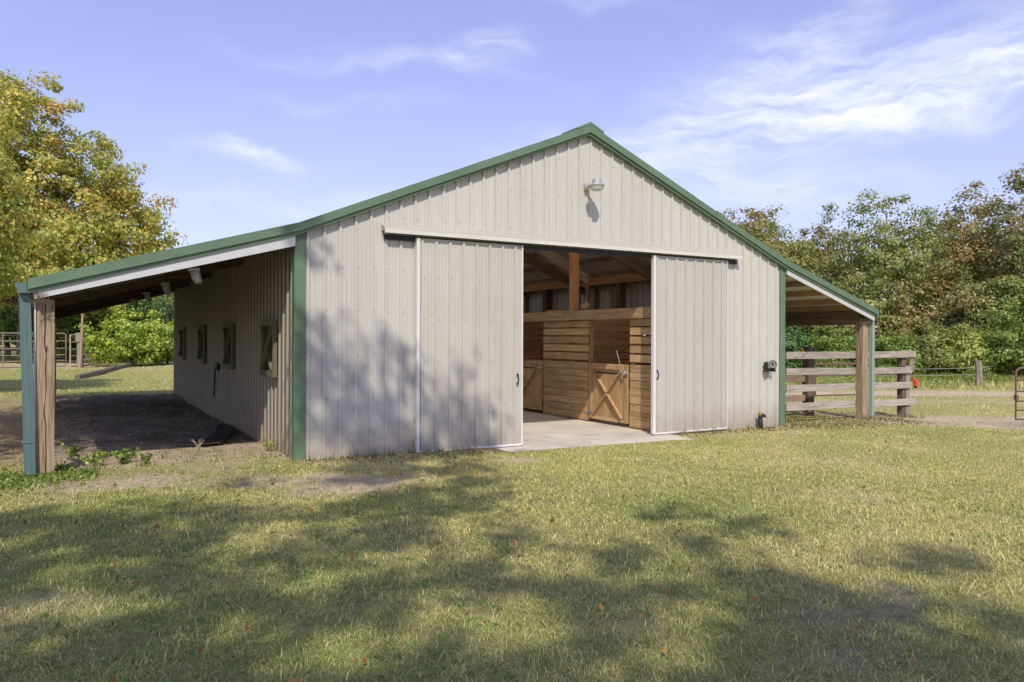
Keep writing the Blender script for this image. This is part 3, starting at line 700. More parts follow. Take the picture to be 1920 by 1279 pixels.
def sliding_door(x0, x1, wide_left, label, hx):
    z0, z1 = -.045, 3.135
    d = MB().box(x0 + .02, x1 - .02, -.075, -.052, z0 + .01, z1).build('sliding_door', door_m, barn, label=label)
    # sheet panels in front
    c0 = x0 + .04
    xs = [x0 + .035]
    while xs[-1] + PANEL < x1 - .1: xs.append(xs[-1] + PANEL)
    xs.append(x1 - .03)
    for a, b in zip(xs[:-1], xs[1:]):
        ribbed('siding_panel', door_m, d, lambda u, t, h: (u, -.0775 - h, t), a, b, lambda u: z0 + .03, lambda u: 3.10, x0 + .095)
    wl, wr = (.052, .024) if wide_left else (.056, .024)
    MB().box(x0, x0 + wl, -.118, -.046, z0, z1).build('edge_trim', white_m, d, bevel=.003)
    MB().box(x1 - (wr if wide_left else .013), x1, -.104, -.046, z0, z1).build('edge_trim', white_m, d, bevel=.003)
    MB().box(x0 + wl + .001, x1 - wr - .001, -.108, -.080, z0 - .004, z0 + .028).build('bottom_rail', white_m, d)
    # screws
    mb = MB(); k = 0
    while x0 + .14 + k * RIB < x1 - .04:
        for z in (.10, .62, 1.30, 1.93, 2.55):
            mb.lathe([(.008, 0), (.008, -.005), (.005, -.007)], 6, (x0 + .14 + k * RIB, -.0785, z), Matrix.Rotation(-math.pi / 2, 3, 'X'))
        k += 1
    mb.build('screw', screw_m, d, kind='stuff')
    hm = MB()
    hm.tube([(hx, -.10, .945), (hx, -.135, .96), (hx, -.142, 1.01), (hx, -.135, 1.06), (hx, -.10, 1.075)], .0085, 6)
    hm.box(hx - .016, hx + .016, -.112, -.098, .925, .955); hm.box(hx - .016, hx + .016, -.112, -.098, 1.065, 1.095)
    hm.build('handle', black_m, d)
sliding_door(1.739, 3.576, True, 'left sliding door half covering the opening', 3.475)
sliding_door(6.270, 8.105, False, 'right sliding door pushed fully open', 6.365)

# shutters on the left wall
for k, yc in enumerate(WIN):
    s = MB().box(-.052, -.026, yc - .40, yc + .40, 1.10, 1.90).build('shutter', olive_dark, barn)
    hw = .45
    MB().box(-.075, -.022, yc - hw, yc - hw + .10, 1.16, 1.83).build('stile', olive_z, s, bevel=.004)
    MB().box(-.075, -.022, yc + hw - .10, yc + hw, 1.16, 1.83).build('stile', olive_z, s, bevel=.004)
    MB().box(-.088, -.022, yc - hw - .02, yc + hw + .02, 1.065, 1.16).build('rail', olive_z, s, bevel=.004)
    MB().box(-.088, -.022, yc - hw - .02, yc + hw + .02, 1.83, 1.915).build('rail', olive_z, s, bevel=.004)
    a, b = (yc - .345, 1.17), (yc + .345, 1.82)
    MB().beam((-.062, a[0], a[1]), (-.062, b[0], b[1]), .02, .075, up=(1, 0, 0)).build('brace', olive_z, s)
    MB().beam((-.066, a[0], b[1]), (-.066, b[0], a[1]), .02, .075, up=(1, 0, 0)).build('brace', olive_z, s)

# interior: stall fronts
def stall_row(xs, inward):
    """xs plane of the stall front, inward +1 when the aisle lies towards -x"""
    def bx(xa, xb, *r): 
        a, b = xs + inward * xa, xs + inward * xb
        return MB().box(min(a, b), max(a, b), *r)
    row = bx(.045, .06, .12, BL - .2, 2.03, 2.06).build('stall_front', tan_y, barn)
    bx(-.06, .04, .10, BL - .15, 2.035, 2.235).build('header_beam', tan_y, row)
    secs = [(.10, .96, 0), (.96, 2.24, 1), (2.24, 4.01, 0), (4.01, 5.27, 1), (5.27, 7.0, 0), (7.0, 8.25, 1), (8.25, 9.9, 0), (9.9, 11.1, 1), (11.1, BL - .2, 0)]
    rng = random.Random(3)
    for a, b, isdoor in secs:
        if not isdoor:
            for z0, z1 in ((1.205, 1.345), (1.38, 1.515), (1.551, 1.687), (1.722, 1.858), (1.892, 2.020)):
                e = rng.uniform(-.004, .004); bx(.0 + e, .04 + e, a + .03, b - .03, z0, z1).build('slat', tan_y, row, bevel=.004)
            z = -.03
            while z < 1.15:
                e = rng.uniform(-.006, .006); bx(.0 + e, .04 + e, a + .03, b - .03, z, min(z + .142, 1.185)).build('board', tan_y, row, bevel=.004); z += .149
            for ye in (a + .03, b - .10):
                if .2 < ye < 9: bx(.045, .13, ye, ye + .07, -.05, 2.03).build('jamb', tan_z, row)
    for a, b, isdoor in secs:
        if isdoor:
            d = bx(.0, .018, a + .02, b - .02, .02, 1.15).build('stall_door', ply_z, row if False else barn, label=None)
            w = .10
            bx(-.022, -.001, a + .02, a + .02 + w, .02, 1.15).build('stile', tan_z, d, bevel=.003)
            bx(-.022, -.001, b - .02 - w, b - .02, .02, 1.15).build('stile', tan_z, d, bevel=.003)
            bx(-.022, -.001, a + .03 + w, b - .03 - w, 1.04, 1.15).build('rail', tan_y, d, bevel=.003)
            bx(-.022, -.001, a + .03 + w, b - .03 - w, .02, .085).build('rail', tan_y, d, bevel=.003)
            bx(-.006, .0, a + .28, b - .20, .955, .985).build('slot', black_m, d)
            p0 = Vector((xs - inward * .012, a + .17, .10)); p1 = Vector((xs - inward * .012, b - .17, 1.03))
            MB().beam(p0, p1, .02, .095, up=(1, 0, 0)).build('brace', tan_z, d)
            p0 = Vector((xs - inward * .024, a + .17, 1.03)); p1 = Vector((xs - inward * .024, b - .17, .10))
            MB().beam(p0, p1, .022, .095, up=(1, 0, 0)).build('brace', tan_z, d)
            lx = xs - inward * .05
            hm = MB(); hm.lathe([(.045, -.02), (.045, .02)], 12, (lx, a + .075, .99), Matrix.Rotation(math.pi / 2, 3, 'Y'))
            hm.box(lx - .01, lx + .01, a - .04, a + .16, .978, 1.002)
            hm.tube([(lx, a + .10, .97), (lx - inward * .02, a + .13, .90), (lx, a + .11, .86)], .006, 5)
            hm.build('latch', galv_m, d)
            MB().box(min(xs - inward * .03, xs - inward * .022), max(xs - inward * .03, xs - inward * .022), b - .18, b + .02, .12, .17).build('hinge', steel_m, d)
stall_row(6.58, 1); stall_row(W - 6.58, -1)
for xs, inw in ((6.58, 1), (W - 6.58, -1)):
    for y in (2.88, 6.2, 9.5):
        c = xs + inw * .125
        MB().box(c - .075, c + .075, y, y + .16, -.1, roofz(c) - .4).build('frame_post', orange_z, barn, bevel=.006)
    # partitions between stalls
for y in (4.0, 7.3, 10.4):
    for z0 in np.arange(0, 2.2, .165):
        MB().box(6.7, W - .25, y, y + .035, z0, z0 + .145).build('partition_board', orange_x, barn)
# back lining of the right-hand stalls: slats, studs, top plate
for y0, y1 in ((.15, 4.0), (4.04, 7.3), (7.34, 10.4), (10.44, BL - .15)):
    for i, z0 in enumerate(np.arange(.02, 2.42, .172)):
        MB().box(W - .20, W - .165, y0, y1, z0, z0 + .148).build('lining_board', tan_y, barn)
for y in (.26, 1.55, 3.52, 5.28, 6.32, 7.2, 8.62, 9.9, 11.3, 12.6):
    MB().box(W - .15, W - .03, y - .17, y + .17, 0, 3.0).build('wall_stud', post_z, barn)
for y in (4.75, 8.2, 11.5, 1.3):
    MB().box(W - .44, W - .28, y - .08, y + .08, -.1, roofz(W - .36) - .2).build('frame_post', orange_z if y > 20 else dark_z, barn)
MB().box(W - .50, W - .445, .1, BL - .1, 3.045, 3.25).build('wall_plate', orange_y, barn)
MB().box(.445, .50, .1, BL - .1, 3.045, 3.25).build('wall_plate', orange_y, barn)
MB().box(.10, .16, .1, BL - .1, .0, 2.35).build('stall_lining', dark_y, barn)

# ------------------------------------------------------------------ lamps and small things on the barn
def yard_lamp():
    t = thing('wall_lamp', 'grey dome yard lamp on an arm high under the gable', 'lamp', (4.86, -.022, 4.18))
    MB().box(-.04, .05, -.035, .0, -.03, .09).build('mount', galv_m, t, bevel=.006)
    MB().tube([(0, -.02, .02), (0, -.10, .03), (0, -.20, .015)], .02, 8).build('arm', galv_m, t)
    MB().box(-.045, .0, -.06, -.036, -.03, .01).build('photocell', brass_m, t)
    c = (0, -.30, 0)
    MB().lathe([(.125, -.005), (.13, .005), (.118, .02), (.085, .03), (.078, .10), (.070, .108), (.0, .112)], 24, c).build('housing', galv_m, t, smooth=False)
    MB().lathe([(.0, -.082), (.07, -.08), (.10, -.066), (.112, -.03), (.116, -.006)], 24, c).build('lens', glass_m, t)
yard_lamp()
def jar_light(x, y, label):
    t = thing('jar_light', label, 'lamp', (x, y, roofz(x) - .262), 0, 'caged jar lights under the left lean-to')
    MB().box(-.07, .07, -.05, .05, -.045, 0).build('base', galv_m, t, bevel=.006)
    g = MB().lathe([(.048, -.05), (.05, -.09), (.046, -.16), (.03, -.19), (0, -.2)], 12); g.v = [(x_ + (-z_) * .28, y_, z_) for x_, y_, z_ in g.v]
    g.build('glass_jar', glass_m, t, smooth=True)
    c = MB()
    for k in range(6):
        a = k * math.pi / 3; ca, sa = math.cos(a), math.sin(a)
        c.tube([(.056 * ca - z * .28, .056 * sa, z) if z > -.17 else (.03 * ca - z * .28, .03 * sa, z) for z in (-.045, -.10, -.16, -.205)], .005, 4)
    c.tube([(.057 * math.cos(a) + .028, .057 * math.sin(a), -.10) for a in np.linspace(0, 2 * math.pi, 12)[:-1]], .005, 4, True)
    c.build('cage', galv_m, t)
    return t
j0 = jar_light(-1.29, .16, 'caged jar light nearest the front edge of the left lean-to')
for y, lb in ((3.4, 'second caged jar light from the front under the left lean-to'), (6.65, 'third caged jar light under the left lean-to, seen against the bushes'),
              (9.9, 'rearmost caged jar light under the left lean-to roof')):
    copy_thing(j0, lb, (-1.29, y, roofz(-1.29) - .262))

copy_thing(j0, 'caged jar light hanging from the beam inside the barn above the stalls', (9.28, 6.0, 3.045), R(90))
def stall_odds():
    t = thing('burlap_bundle', 'folded brown burlap bundle lying on the stall header beam', 'burlap', (6.56, 2.35, 2.235))
    m = MB()
    for k in range(5):
        a = -.5 + k * .25; m.tube([(0, a * .12, .02), (0, a * .2, .09), (0, a * .28 - .02, .17 - abs(a) * .08)], [.032, .036, .018], 6)
    m.build('fold', painted('burlap', (.36, .25, .16), .9, .2), t, smooth=True)
    o = MB().tube([(6.50, 1.12, 1.16), (6.47, 1.20, 1.42)], .0035, 5).build('white_rod', white_m); tag(o, 'thin white rod leaning at the latch side of the stall door', 'rod')
stall_odds()
def hose_hanger():
    t = thing('hose_hanger', 'black iron hose hanger with a star in a ring near the right wall corner', 'hose hanger', (9.24, -.022, 1.06))
    MB().box(-.05, .05, -.008, 0, -.05, .14).build('back_plate', black_m, t)
    m = MB(); pts = []
    for k in range(9):
        a = math.pi * k / 8; pts.append((.105 * math.cos(a), .075 * math.sin(a)))
    inner = [(x * .9, z * .86) for x, z in pts[::-1]]
    m.prism(pts + inner, lambda p: (p[0], -.009, p[1] - .05), lambda p: (p[0], -.155, p[1] - .05)); m.build('saddle', black_m, t)
    r = MB(); c = (0.0, -.16, .10)
    for rx, rz in ((.075, .075),):
        r.tube([(c[0] + rx * math.cos(a), c[1], c[2] + rz * math.sin(a)) for a in np.linspace(0, 2 * math.pi, 21)[:-1]], .008, 5, True)
    for s in (-1, 1):
        r.tube([(c[0] + s * (.075 + .035 * math.sin(a)), c[1], c[2] - .02 + .05 * math.cos(a)) for a in np.linspace(0, math.pi, 8)], .008, 5)
    r.tube([(c[0] - .11, c[1], c[2] + .045), (c[0] + .11, c[1], c[2] + .045)], .007, 5)
    r.tube([(c[0] - .09, c[1], c[2] - .085), (c[0] + .09, c[1], c[2] - .085)], .010, 5)
    r.build('ring', black_m, t)
    st = []
    for k in range(10):
        a = math.pi / 2 + k * math.pi / 5; q = .06 if k % 2 == 0 else .025; st.append((c[0] + q * math.cos(a), c[2] + q * math.sin(a)))
    MB().prism(st, lambda p: (p[0], c[1] - .006, p[1]), lambda p: (p[0], c[1] + .006, p[1])).build('star', black_m, t)
    MB().tube([(-.075, 0, .05), (-.075, -.03, .06), (-.075, -.03, .13)], .012, 6).build('hook', black_m, t)
hose_hanger()
def hydrant():
    t = thing('water_spigot', 'black wrapped standpipe with a brass topped spigot at the foot of the right wall', 'spigot', (8.95, -.14, -.10))
    MB().tube([(0, 0, -.1), (.004, 0, .12), (0, 0, .24)], [.05, .046, .044], 12).build('wrapped_pipe', black_m, t, smooth=True)
    MB().tube([(0, 0, .20), (.0, 0, .262), (.05, -.005, .272), (.11, -.01, .25), (.115, -.01, .225)], [.046, .044, .036, .028, .024], 10).build('elbow', black_m, t, smooth=True)
    MB().tube([(.10, -.012, .25), (.16, -.02, .235)], .014, 8).build('spout', galv_m, t)
    b = MB(); b.box(-.038, .03, -.03, .03, .27, .325); b.build('brass_cap', brass_m, t, bevel=.006)
hydrant()
def wall_bracket():
    t = thing('tool_hook', 'black hook on the shaded side wall with a dark strap hanging down', 'hook', (-.025, 5.85, 1.05))
    MB().box(-.06, 0, -.12, .10, -.06, .08).build('hook_box', black_m, t, bevel=.01)
    MB().tube([(-.05, .04, .10), (-.055, .10, -.02), (-.045, .22, -.28), (-.03, .40, -.62)], [.012, .016, .018, .012], 6).build('strap', black_m, t)
wall_bracket()
def nest():
    rng = random.Random(9); mb = MB()
    for i in range(44):
        p = Vector((rng.gauss(0, .035), rng.gauss(0, .015), rng.gauss(0, .03))); d = Vector((rng.uniform(-1, 1), rng.uniform(-.4, .1), rng.uniform(-1, .6))).normalized() * rng.uniform(.03, .085)
        mb.tube([p - d, p + d * .2 + Vector((0, 0, -.01)), p + d], .0018, 3)
    o = mb.build('straw_nest', painted("straw_dark", (.16, .12, .08), .9, .3, (9, 9, 9), .3)); o.location = (-3.0, -.10, 2.12)
    tag(o, 'wispy dark straw nest stuck under the left eave corner above the post', 'nest')
nest()
# rubber mats on the dirt
def mat_strip(pts, m, name, label, lift):
    vs = []; fs = []; n = len(pts)
    for i, (xa, ya, xb, yb) in enumerate(pts):
        wv = .02 * math.sin(i * 1.7)
        for (x, y) in ((xa, ya), (xb, yb)):
            z = float(gz(x, y)) + lift + wv; vs += [(x, y, z), (x, y, z - .018)]
    for i in range(n - 1):
        a, b = i * 4, i * 4 + 4
        fs += [(a, a + 2, b + 2, b), (a + 1, b + 1, b + 3, a + 3), (a, b, b + 1, a + 1), (a + 2, a + 3, b + 3, b + 2)]
    fs += [(0, 1, 3, 2), (4 * n - 4, 4 * n - 2, 4 * n - 1, 4 * n - 3)]
    o = MB().add(vs, fs).build(name, m); tag(o, label, 'rubber mat', None); return o
mat_strip([(-1.26, 2.15, -.95, 1.98), (-1.02, 2.9, -.70, 2.75), (-.72, 3.7, -.45, 3.6), (-.42, 4.75, -.22, 4.7)], painted("dusty_mat", (.16, .13, .10), .9, .25, (4, 4, 4), .4), 'rubber_mat', 'dusty brown rubber mat lying flat on the dirt beside the side wall', .045)
mat_strip([(-.93, 1.95, -.60, 2.05), (-.66, 2.75, -.36, 2.75), (-.42, 3.6, -.14, 3.6), (-.20, 4.7, -.06, 4.7)], rubber_m, 'rubber_mat', 'black curled rubber mat against the foot of the side wall', .06)

# ------------------------------------------------------------------ fences and gates
def board_fence():
    t = thing('board_fence', 'weathered grey four-board fence running right from the barn corner behind the lean-to post', 'fence', (10.0, .28, -.12))
    rows = [(1.389, 1.24, 1.374, 1.22), (1.04, .896, 1.0, .855), (.691, .541, .655, .505), (.308, .153, .25, .10)]
    rng = random.Random(4)
    for i, (lt, lb, rt, rb) in enumerate(rows):
        x1 = 14.68 if i in (0, 3) else 14.52
        mb = MB(); n = 6; vs = []
        for k in range(n + 1):
            x = 10.19 + (x1 - 10.19) * k / n; f = k / n; s = rng.uniform(-.008, .008)
            a, b = lt + (rt - lt) * f + s, lb + (rb - lb) * f + s
            vs += [(x, .27, b), (x, .27, a), (x, .31, a), (x, .31, b)]
        fs = [(4 * k + j, 4 * k + (j + 1) % 4, 4 * k + 4 + (j + 1) % 4, 4 * k + 4 + j) for k in range(n) for j in range(4)] + [(0, 1, 2, 3), (4 * n, 4 * n + 3, 4 * n + 2, 4 * n + 1)]
        mb.add([(x - 10.0, y - .28, z + .12) for x, y, z in vs], fs).build('board', grey_x, t, bevel=.004)
    q = MB(); q.tube([(10.10, .33, -.4), (10.105, .33, .3), (10.09, .33, .9), (10.10, .33, 1.43)], [.085, .078, .075, .07], 9)
    q.v = [(x - 10.0, y - .28, z + .12) for x, y, z in q.v]; q.build('post', dark_z, t)
    MB().box(14.22 - 10, 14.36 - 10, .04, .18, -.30, 1.345).build('post', dark_z, t, bevel=.006)
    MB().box(14.37 - 10, 14.52 - 10, .032, .16, -.30, 1.15).build('post', grey_z, t, bevel=.006)
    MB().box(14.53 - 10, 14.67 - 10, .032, .08, 1.0, 1.34).build('end_board', grey_z, t, bevel=.004)
    return t
board_fence()
def red_box():
    t = thing('feeder_box', 'small red plastic box hung on the end post of the board fence', 'box', (14.56, .24, .63)); t.scale = (.82, .82, .82)
    MB().box(-.07, .07, -.09, .02, -.10, .10).build('case', red_m, t, bevel=.012)
    MB().box(-.05, .05, -.098, -.091, -.04, .04).build('lid', red_m, t)
    MB().tube([(.04, 0, .10), (.06, 0, .20), (.065, .02, .30)], .008, 5).build('hanger', red_m, t)
    MB().box(-.035, .02, -.07, -.01, -.155, -.101).build('spout', black_m, t)
red_box()
def side_fence():
    t = thing('paddock_fence', 'dark board fence under the right lean-to ending at a thick brown post', 'fence', (11.0, 1.0, -.1))
    P = Vector((11.0, 1.0, -.1))
    MB().box(12.06 - 11, 12.26 - 11, .22, .40, -.3, 1.57).build('post', dark_z, t, bevel=.006)
    for z0, z1 in ((1.18, 1.33), (.66, .80), (.22, .36)):
        MB().beam(Vector((9.80, 1.33, (z0 + z1) / 2 + .02)) - P, Vector((12.05, 1.33, (z0 + z1) / 2)) - P, .04, z1 - z0).build('board', dark_x, t)
side_fence()
tag(MB().lathe([(.03, -.04), (.05, -.02), (.05, .03), (.025, .05), (0, .055)], 10, (11.9, 1.28, 1.38)).build('insulator', yellow_m), 'yellow plastic insulator cap above the top board near the barn corner', 'insulator')

def pipe_gate(name, label, p0, p1, zb, rails, uprights, r, m, group=None, round_end=0, cat='gate'):
    t = thing(name, label, cat, (p0[0], p0[1], zb), math.atan2(p1[1] - p0[1], p1[0] - p0[0]), group)
    Ln = math.hypot(p1[0] - p0[0], p1[1] - p0[1]); zs = [z - zb for z in rails]; top, bot = max(zs), min(zs)
    rr = .12
    fr = MB()
    def corner(cx, cz, a0, a1): return [(cx + rr * math.cos(a), 0, cz + rr * math.sin(a)) for a in np.linspace(a0, a1, 5)]
    pts = [(0, 0, bot), (Ln, 0, bot)] + corner(Ln - rr, top - rr, 0, math.pi / 2) + corner(rr, top - rr, math.pi / 2, math.pi)
    fr.tube(pts, r, 6, True); fr.build('frame', m, t)
    for z in zs:
        if z in (top, bot): continue
        MB().tube([(r, 0, z), (Ln - r, 0, z)], r * .85, 6).build('rail', m, t)
    for u in uprights:
        MB().tube([(u * Ln, -r * .5, bot), (u * Ln, -r * .5, top)], r * .8, 6).build('upright', m, t)
    if name == 'field_gate':
        MB().box(-.03, .03, -.05, .02, .43, .53).build('latch', m, t)
        for x, z in ((.0, .10), (.0, top - .1)): pass
    return t
pipe_gate('field_gate', 'rusty six-rail pipe gate cut off by the right edge', (14.38, -2.08), (17.2, -3.3), -.03, [1.064, .812, .577, .372, .181, -.011], [.5], .022, rust_m)
pipe_gate('paddock_gate', 'rusty three-rail gate inside the paddock behind the board fence', (14.2, 2.75), (15.75, 2.45), -.05, [.98, .69, .17, 1.0], [.02], .022, rust_m)
pr = [1.79, 1.44, 1.10, .80, .54, .29]
pipe_gate('corral_panel', 'brown six-rail corral panel left of the leaning downspout post', (-8.9, 28.05), (-2.62, 30.55), .29, pr, [.28, .62], .028, brownpipe_m, 'corral panels', cat='corral panel')
pipe_gate('corral_panel', 'short tan corral panel beside the wooden pole post', (-2.45, 30.6), (-1.31, 34.68), .22, [z - .06 for z in pr], [.35, .7], .03, tanpipe_m, 'corral panels', cat='corral panel')
pipe_gate('corral_panel', 'sunlit tan corral panel at the back of the pen', (-1.30, 34.8), (-2.9, 41.6), .2, [z - .1 for z in pr], [.25, .5, .8], .035, tanpipe_m, 'corral panels', cat='corral panel')
pipe_gate('corral_panel', 'far tan corral panel along the rear of the pen behind the brown one', (-3.0, 41.7), (-10.0, 40.5), .2, [z - .1 for z in pr], [.2, .4, .6, .8], .035, tanpipe_m, 'corral panels', cat='corral panel')
def pole_post():
    t = thing('gate_post', 'weathered wooden gate post with a thin leaning pole strapped to it', 'post', (-2.07, 29.9, .1))
    MB().tube([(0, 0, -.2), (.02, 0, .8), (0, 0, 1.68)], [.15, .14, .13], 9).build('post', grey_z, t)
    MB().box(-.19, .02, -.16, -.12, 1.3, 1.72).build('side_board', grey_z, t, bevel=.006)
    MB().tube([(.02, -.16, .1), (.08, -.16, 2.0), (.12, -.15, 3.0), (.16, -.15, 4.0)], [.06, .055, .05, .035], 7).build('pole', post_z, t)
pole_post()
def timber():
    t = thing('edging_timber', 'old split railroad timbers edging the raised lawn behind the lean-to', 'timber')
    pts = [(-2.25, 25.1), (-1.35, 26.7), (-.75, 28.4), (.25, 31.6)]
    for (a, b) in zip(pts[:-1], pts[1:]):
        za, zb = float(gz(*a)), float(gz(*b)); d = Vector((b[0] - a[0], b[1] - a[1], 0)).normalized() * .02
        MB().beam((a[0] + d.x, a[1] + d.y, za + .06), (b[0] - d.x, b[1] - d.y, zb + .10), .24, .22).build('timber', timber_x, t, bevel=.02)
timber()
def wire_fence():
    t = thing('wire_fence', 'sagging wire fence on grey wooden posts along the weedy field edge', 'fence')
    ps = [(22.9, 9.8), (29.15, 6.65), (36.4, 9.4), (42.5, 1.5)]
    tops = []
    for i, (x, y) in enumerate(ps):
        z = float(gz(x, y)); r = .15 if i == 1 else .08; hgt = 1.0 if i == 1 else .85
        MB().tube([(x, y, z - .2), (x + .02, y, z + hgt * .5), (x - .03, y, z + hgt)], [r, r * .95, r * .88], 8).build('post', grey_z if i < 2 else post_z, t)
        tops.append((x, y, z))
    for f in (.45, .72):
        pts = []
        for a, b in zip(tops[:-1], tops[1:]):
            for k in range(6):
                s = k / 6; pts.append((a[0] + (b[0] - a[0]) * s, a[1] + (b[1] - a[1]) * s, a[2] + (b[2] - a[2]) * s + f - .06 * math.sin(math.pi * s)))
        MB().tube(pts, .008, 4).build('wire', galv_m, t)
wire_fence()
def far_rails(x0, y0, x1, y1, label):
    t = thing('rail_fence', label, 'fence'); n = 6
    for i in range(n + 1):
        x, y = x0 + (x1 - x0) * i / n, y0 + (y1 - y0) * i / n; z = float(gz(x, y))
        MB().box(x - .07, x + .07, y - .07, y + .07, z - .1, z + 1.25).build('post', grey_z, t)
    for i in range(n):
        a = (x0 + (x1 - x0) * i / n, y0 + (y1 - y0) * i / n); b = (x0 + (x1 - x0) * (i + 1) / n, y0 + (y1 - y0) * (i + 1) / n)
        for h in (.55, 1.1):
            MB().beam((a[0], a[1] - .09, float(gz(*a)) + h), (b[0], b[1] - .09, float(gz(*b)) + h), .04, .14).build('rail', grey_x, t)
far_rails(21.5, 14.5, 30.5, 15.6, 'far weathered rail fence in front of the trees, seen through the board fence')
far_rails(-12, 46.0, 4, 47.5, 'distant pale rail fence across the sandy field beyond the corral')

# ------------------------------------------------------------------ foliage
PAL = {
 'gold':  [((.62, .53, .13), 3), ((.50, .52, .13), 5), ((.35, .42, .11), 3), ((.60, .40, .12), 1.8), ((.50, .29, .11), 1)],
 'goldlow': [((.48, .50, .12), 4), ((.34, .42, .11), 4), ((.58, .53, .14), 2)],
 'brown': [((.35, .29, .12), 3), ((.37, .26, .115), 1.6), ((.25, .285, .095), 4), ((.20, .245, .08), 3)],
 'olive': [((.29, .325, .095), 4), ((.36, .355, .115), 3), ((.225, .27, .08), 3), ((.42, .33, .13), .8)],
 'rust':  [((.43, .285, .125), 3), ((.36, .315, .115), 4), ((.24, .275, .09), 3.5)],
 'bright': [((.22, .32, .065), 4), ((.30, .37, .08), 3), ((.15, .225, .055), 3)],
 'yellow': [((0.416, 0.496, 0.080), 4), ((0.304, 0.416, 0.072), 4), ((0.528, 0.544, 0.112), 1)],
 'green': [((0.126, 0.242, 0.071), 4), ((0.189, 0.294, 0.084), 3), ((0.095, 0.179, 0.059), 2)],
 'peach': [((0.504, 0.294, 0.112), 3), ((0.420, 0.336, 0.098), 2), ((0.224, 0.252, 0.070), 2)],
}
def leaves(rng, cen, rad, n_each, size, pal, flat=.6, jitter=.18, droop=.0):
    """cen (m,3), rad (m,), returns verts, faces, cols of bent leaf quads"""
    m = len(cen); k = np.maximum(1, (n_each * np.ones(m)).astype(int)); idx = np.repeat(np.arange(m), k); n = len(idx)
    u = rng.normal(size=(n, 3)); u /= np.linalg.norm(u, axis=1)[:, None]; r = rng.random(n) ** .45
    c = cen[idx] + u * (r * rad[idx])[:, None] * np.array([1, 1, flat])
    ctr = cen.mean(0); out = c - ctr; out /= np.linalg.norm(out, axis=1)[:, None] + 1e-9
    nrm = u * .7 + out * .8 + rng.normal(size=(n, 3)) * .55 + np.array([0, 0, .35]); nrm /= np.linalg.norm(nrm, axis=1)[:, None] + 1e-9
    d = np.cross(nrm, rng.normal(size=(n, 3))); d /= np.linalg.norm(d, axis=1)[:, None] + 1e-9
    w = np.cross(nrm, d)
    nn = np.cross(w, d); s = size * (.6 + .8 * rng.random(n))
    s = s[:, None]
    a = c - d * s * .5; b = c + d * s * .5; e = c + w * s * .33 + nn * s * .10; f = c - w * s * .33 + nn * s * .10
    V = np.stack([a, e, b, f], 1).reshape(-1, 3); F = np.arange(4 * n).reshape(n, 4)
    cols = np.array([p[0] for p in pal]); wt_ = np.array([p[1] for p in pal], float); wt_ /= wt_.sum()
    cl = rng.choice(len(pal), m, p=wt_)[idx]; own = rng.choice(len(pal), n, p=wt_)
    pick = np.where(rng.random(n) < .62, cl, own)
    C = cols[pick] * (1 + jitter * rng.normal(size=(n, 1))).clip(.4, 1.7)
    return V, F, np.repeat(C, 4, 0)
def limbs(rng, base, top, r0, targets, ntarget, twig=True):
    mb = MB(); base, top = Vector(base), Vector(top); T = []
    for i in range(7):
        t = i / 6; T.append(base.lerp(top, t) + Vector((rng.normal() * .012, rng.normal() * .012, 0)) * (top - base).length * (t > 0))
    mb.tube(T, [r0 * (1.25 if i == 0 else (1 - .78 * i / 6)) for i in range(7)], 8)
    order = rng.permutation(len(targets))[:ntarget]; nodes = [p.copy() for p in T[2:]]; nr = [r0 * (1 - .78 * i / 6) for i in range(2, 7)]
    H = (top - base).length
    for q, j in enumerate(order):
        g = Vector(targets[j]); best = min(range(len(nodes)), key=lambda i: (nodes[i] - g).length + (3.0 if nodes[i].z > g.z - .3 else 0))
        s, rs = nodes[best], nr[best] * .62
        if rs < .008: rs = .008
        pts = [s]
        for k in range(1, 5):
            t = k / 4; p = s.lerp(g, t); p.z += .10 * math.sin(math.pi * t) * (g - s).length; p += Vector(rng.normal(size=3)) * .035 * (g - s).length * (t < 1); pts.append(p)
        rad = [rs * (1 - .8 * k / 4) for k in range(5)]
        mb.tube(pts, rad, 5 if rs > .03 else 4)
        nodes += pts[1:4]; nr += rad[1:4]
    return mb
def tree(name, label, cat, loc, lobes, nclump, nleaf, size, pal, seed, trunk_r, trunk_top, clump_r=.8, nlimb=24, group=None, shell=.55, flat=.62, cens=None, low=None, bark=None):
    rng = np.random.default_rng(seed); t = thing(name, label, cat, loc, 0, group)
    if cens is None:
        vol = np.array([l[3] * l[4] * l[5] for l in lobes]) ** .8; vol /= vol.sum(); pts = []
        while len(pts) < nclump:
            l = lobes[rng.choice(len(lobes), p=vol)]; u = rng.normal(size=3); u /= np.linalg.norm(u)
            r = shell + (1 - shell) * rng.random() ** .7 if rng.random() < .8 else rng.random()
            p = np.array(l[:3]) + u * np.array(l[3:]) * r * (1 + .13 * rng.normal())
            if p[2] < .25: continue
            pts.append(p)
        cens = np.array(pts)
    rad = clump_r * (.6 + .8 * rng.random(len(cens)))
    V, F, C = leaves(rng, cens, rad, nleaf * (.6 + .8 * rng.random(len(cens))), size, PAL[pal], flat)
    if low is not None:
        cl = rng.random(len(V) // 4) ; lowm = np.repeat((V[::4, 2] < low[0] + rng.normal(size=len(V) // 4) * low[1]), 4)
        pc = np.array([p[0] for p in PAL[low[2]]]); C2 = np.repeat(pc[rng.integers(0, len(pc), len(V) // 4)], 4, 0); C = np.where(lowm[:, None], C2, C)
    me = fast_mesh('crown', V, F, C); me.materials.append(leaf_m)
    o = bpy.data.objects.new('crown', me); COL.objects.link(o); o.parent = t
    limbs(rng, (0, 0, -.3), trunk_top, trunk_r, cens, nlimb).build('trunk', bark or bark_m, t, smooth=True)
    return t

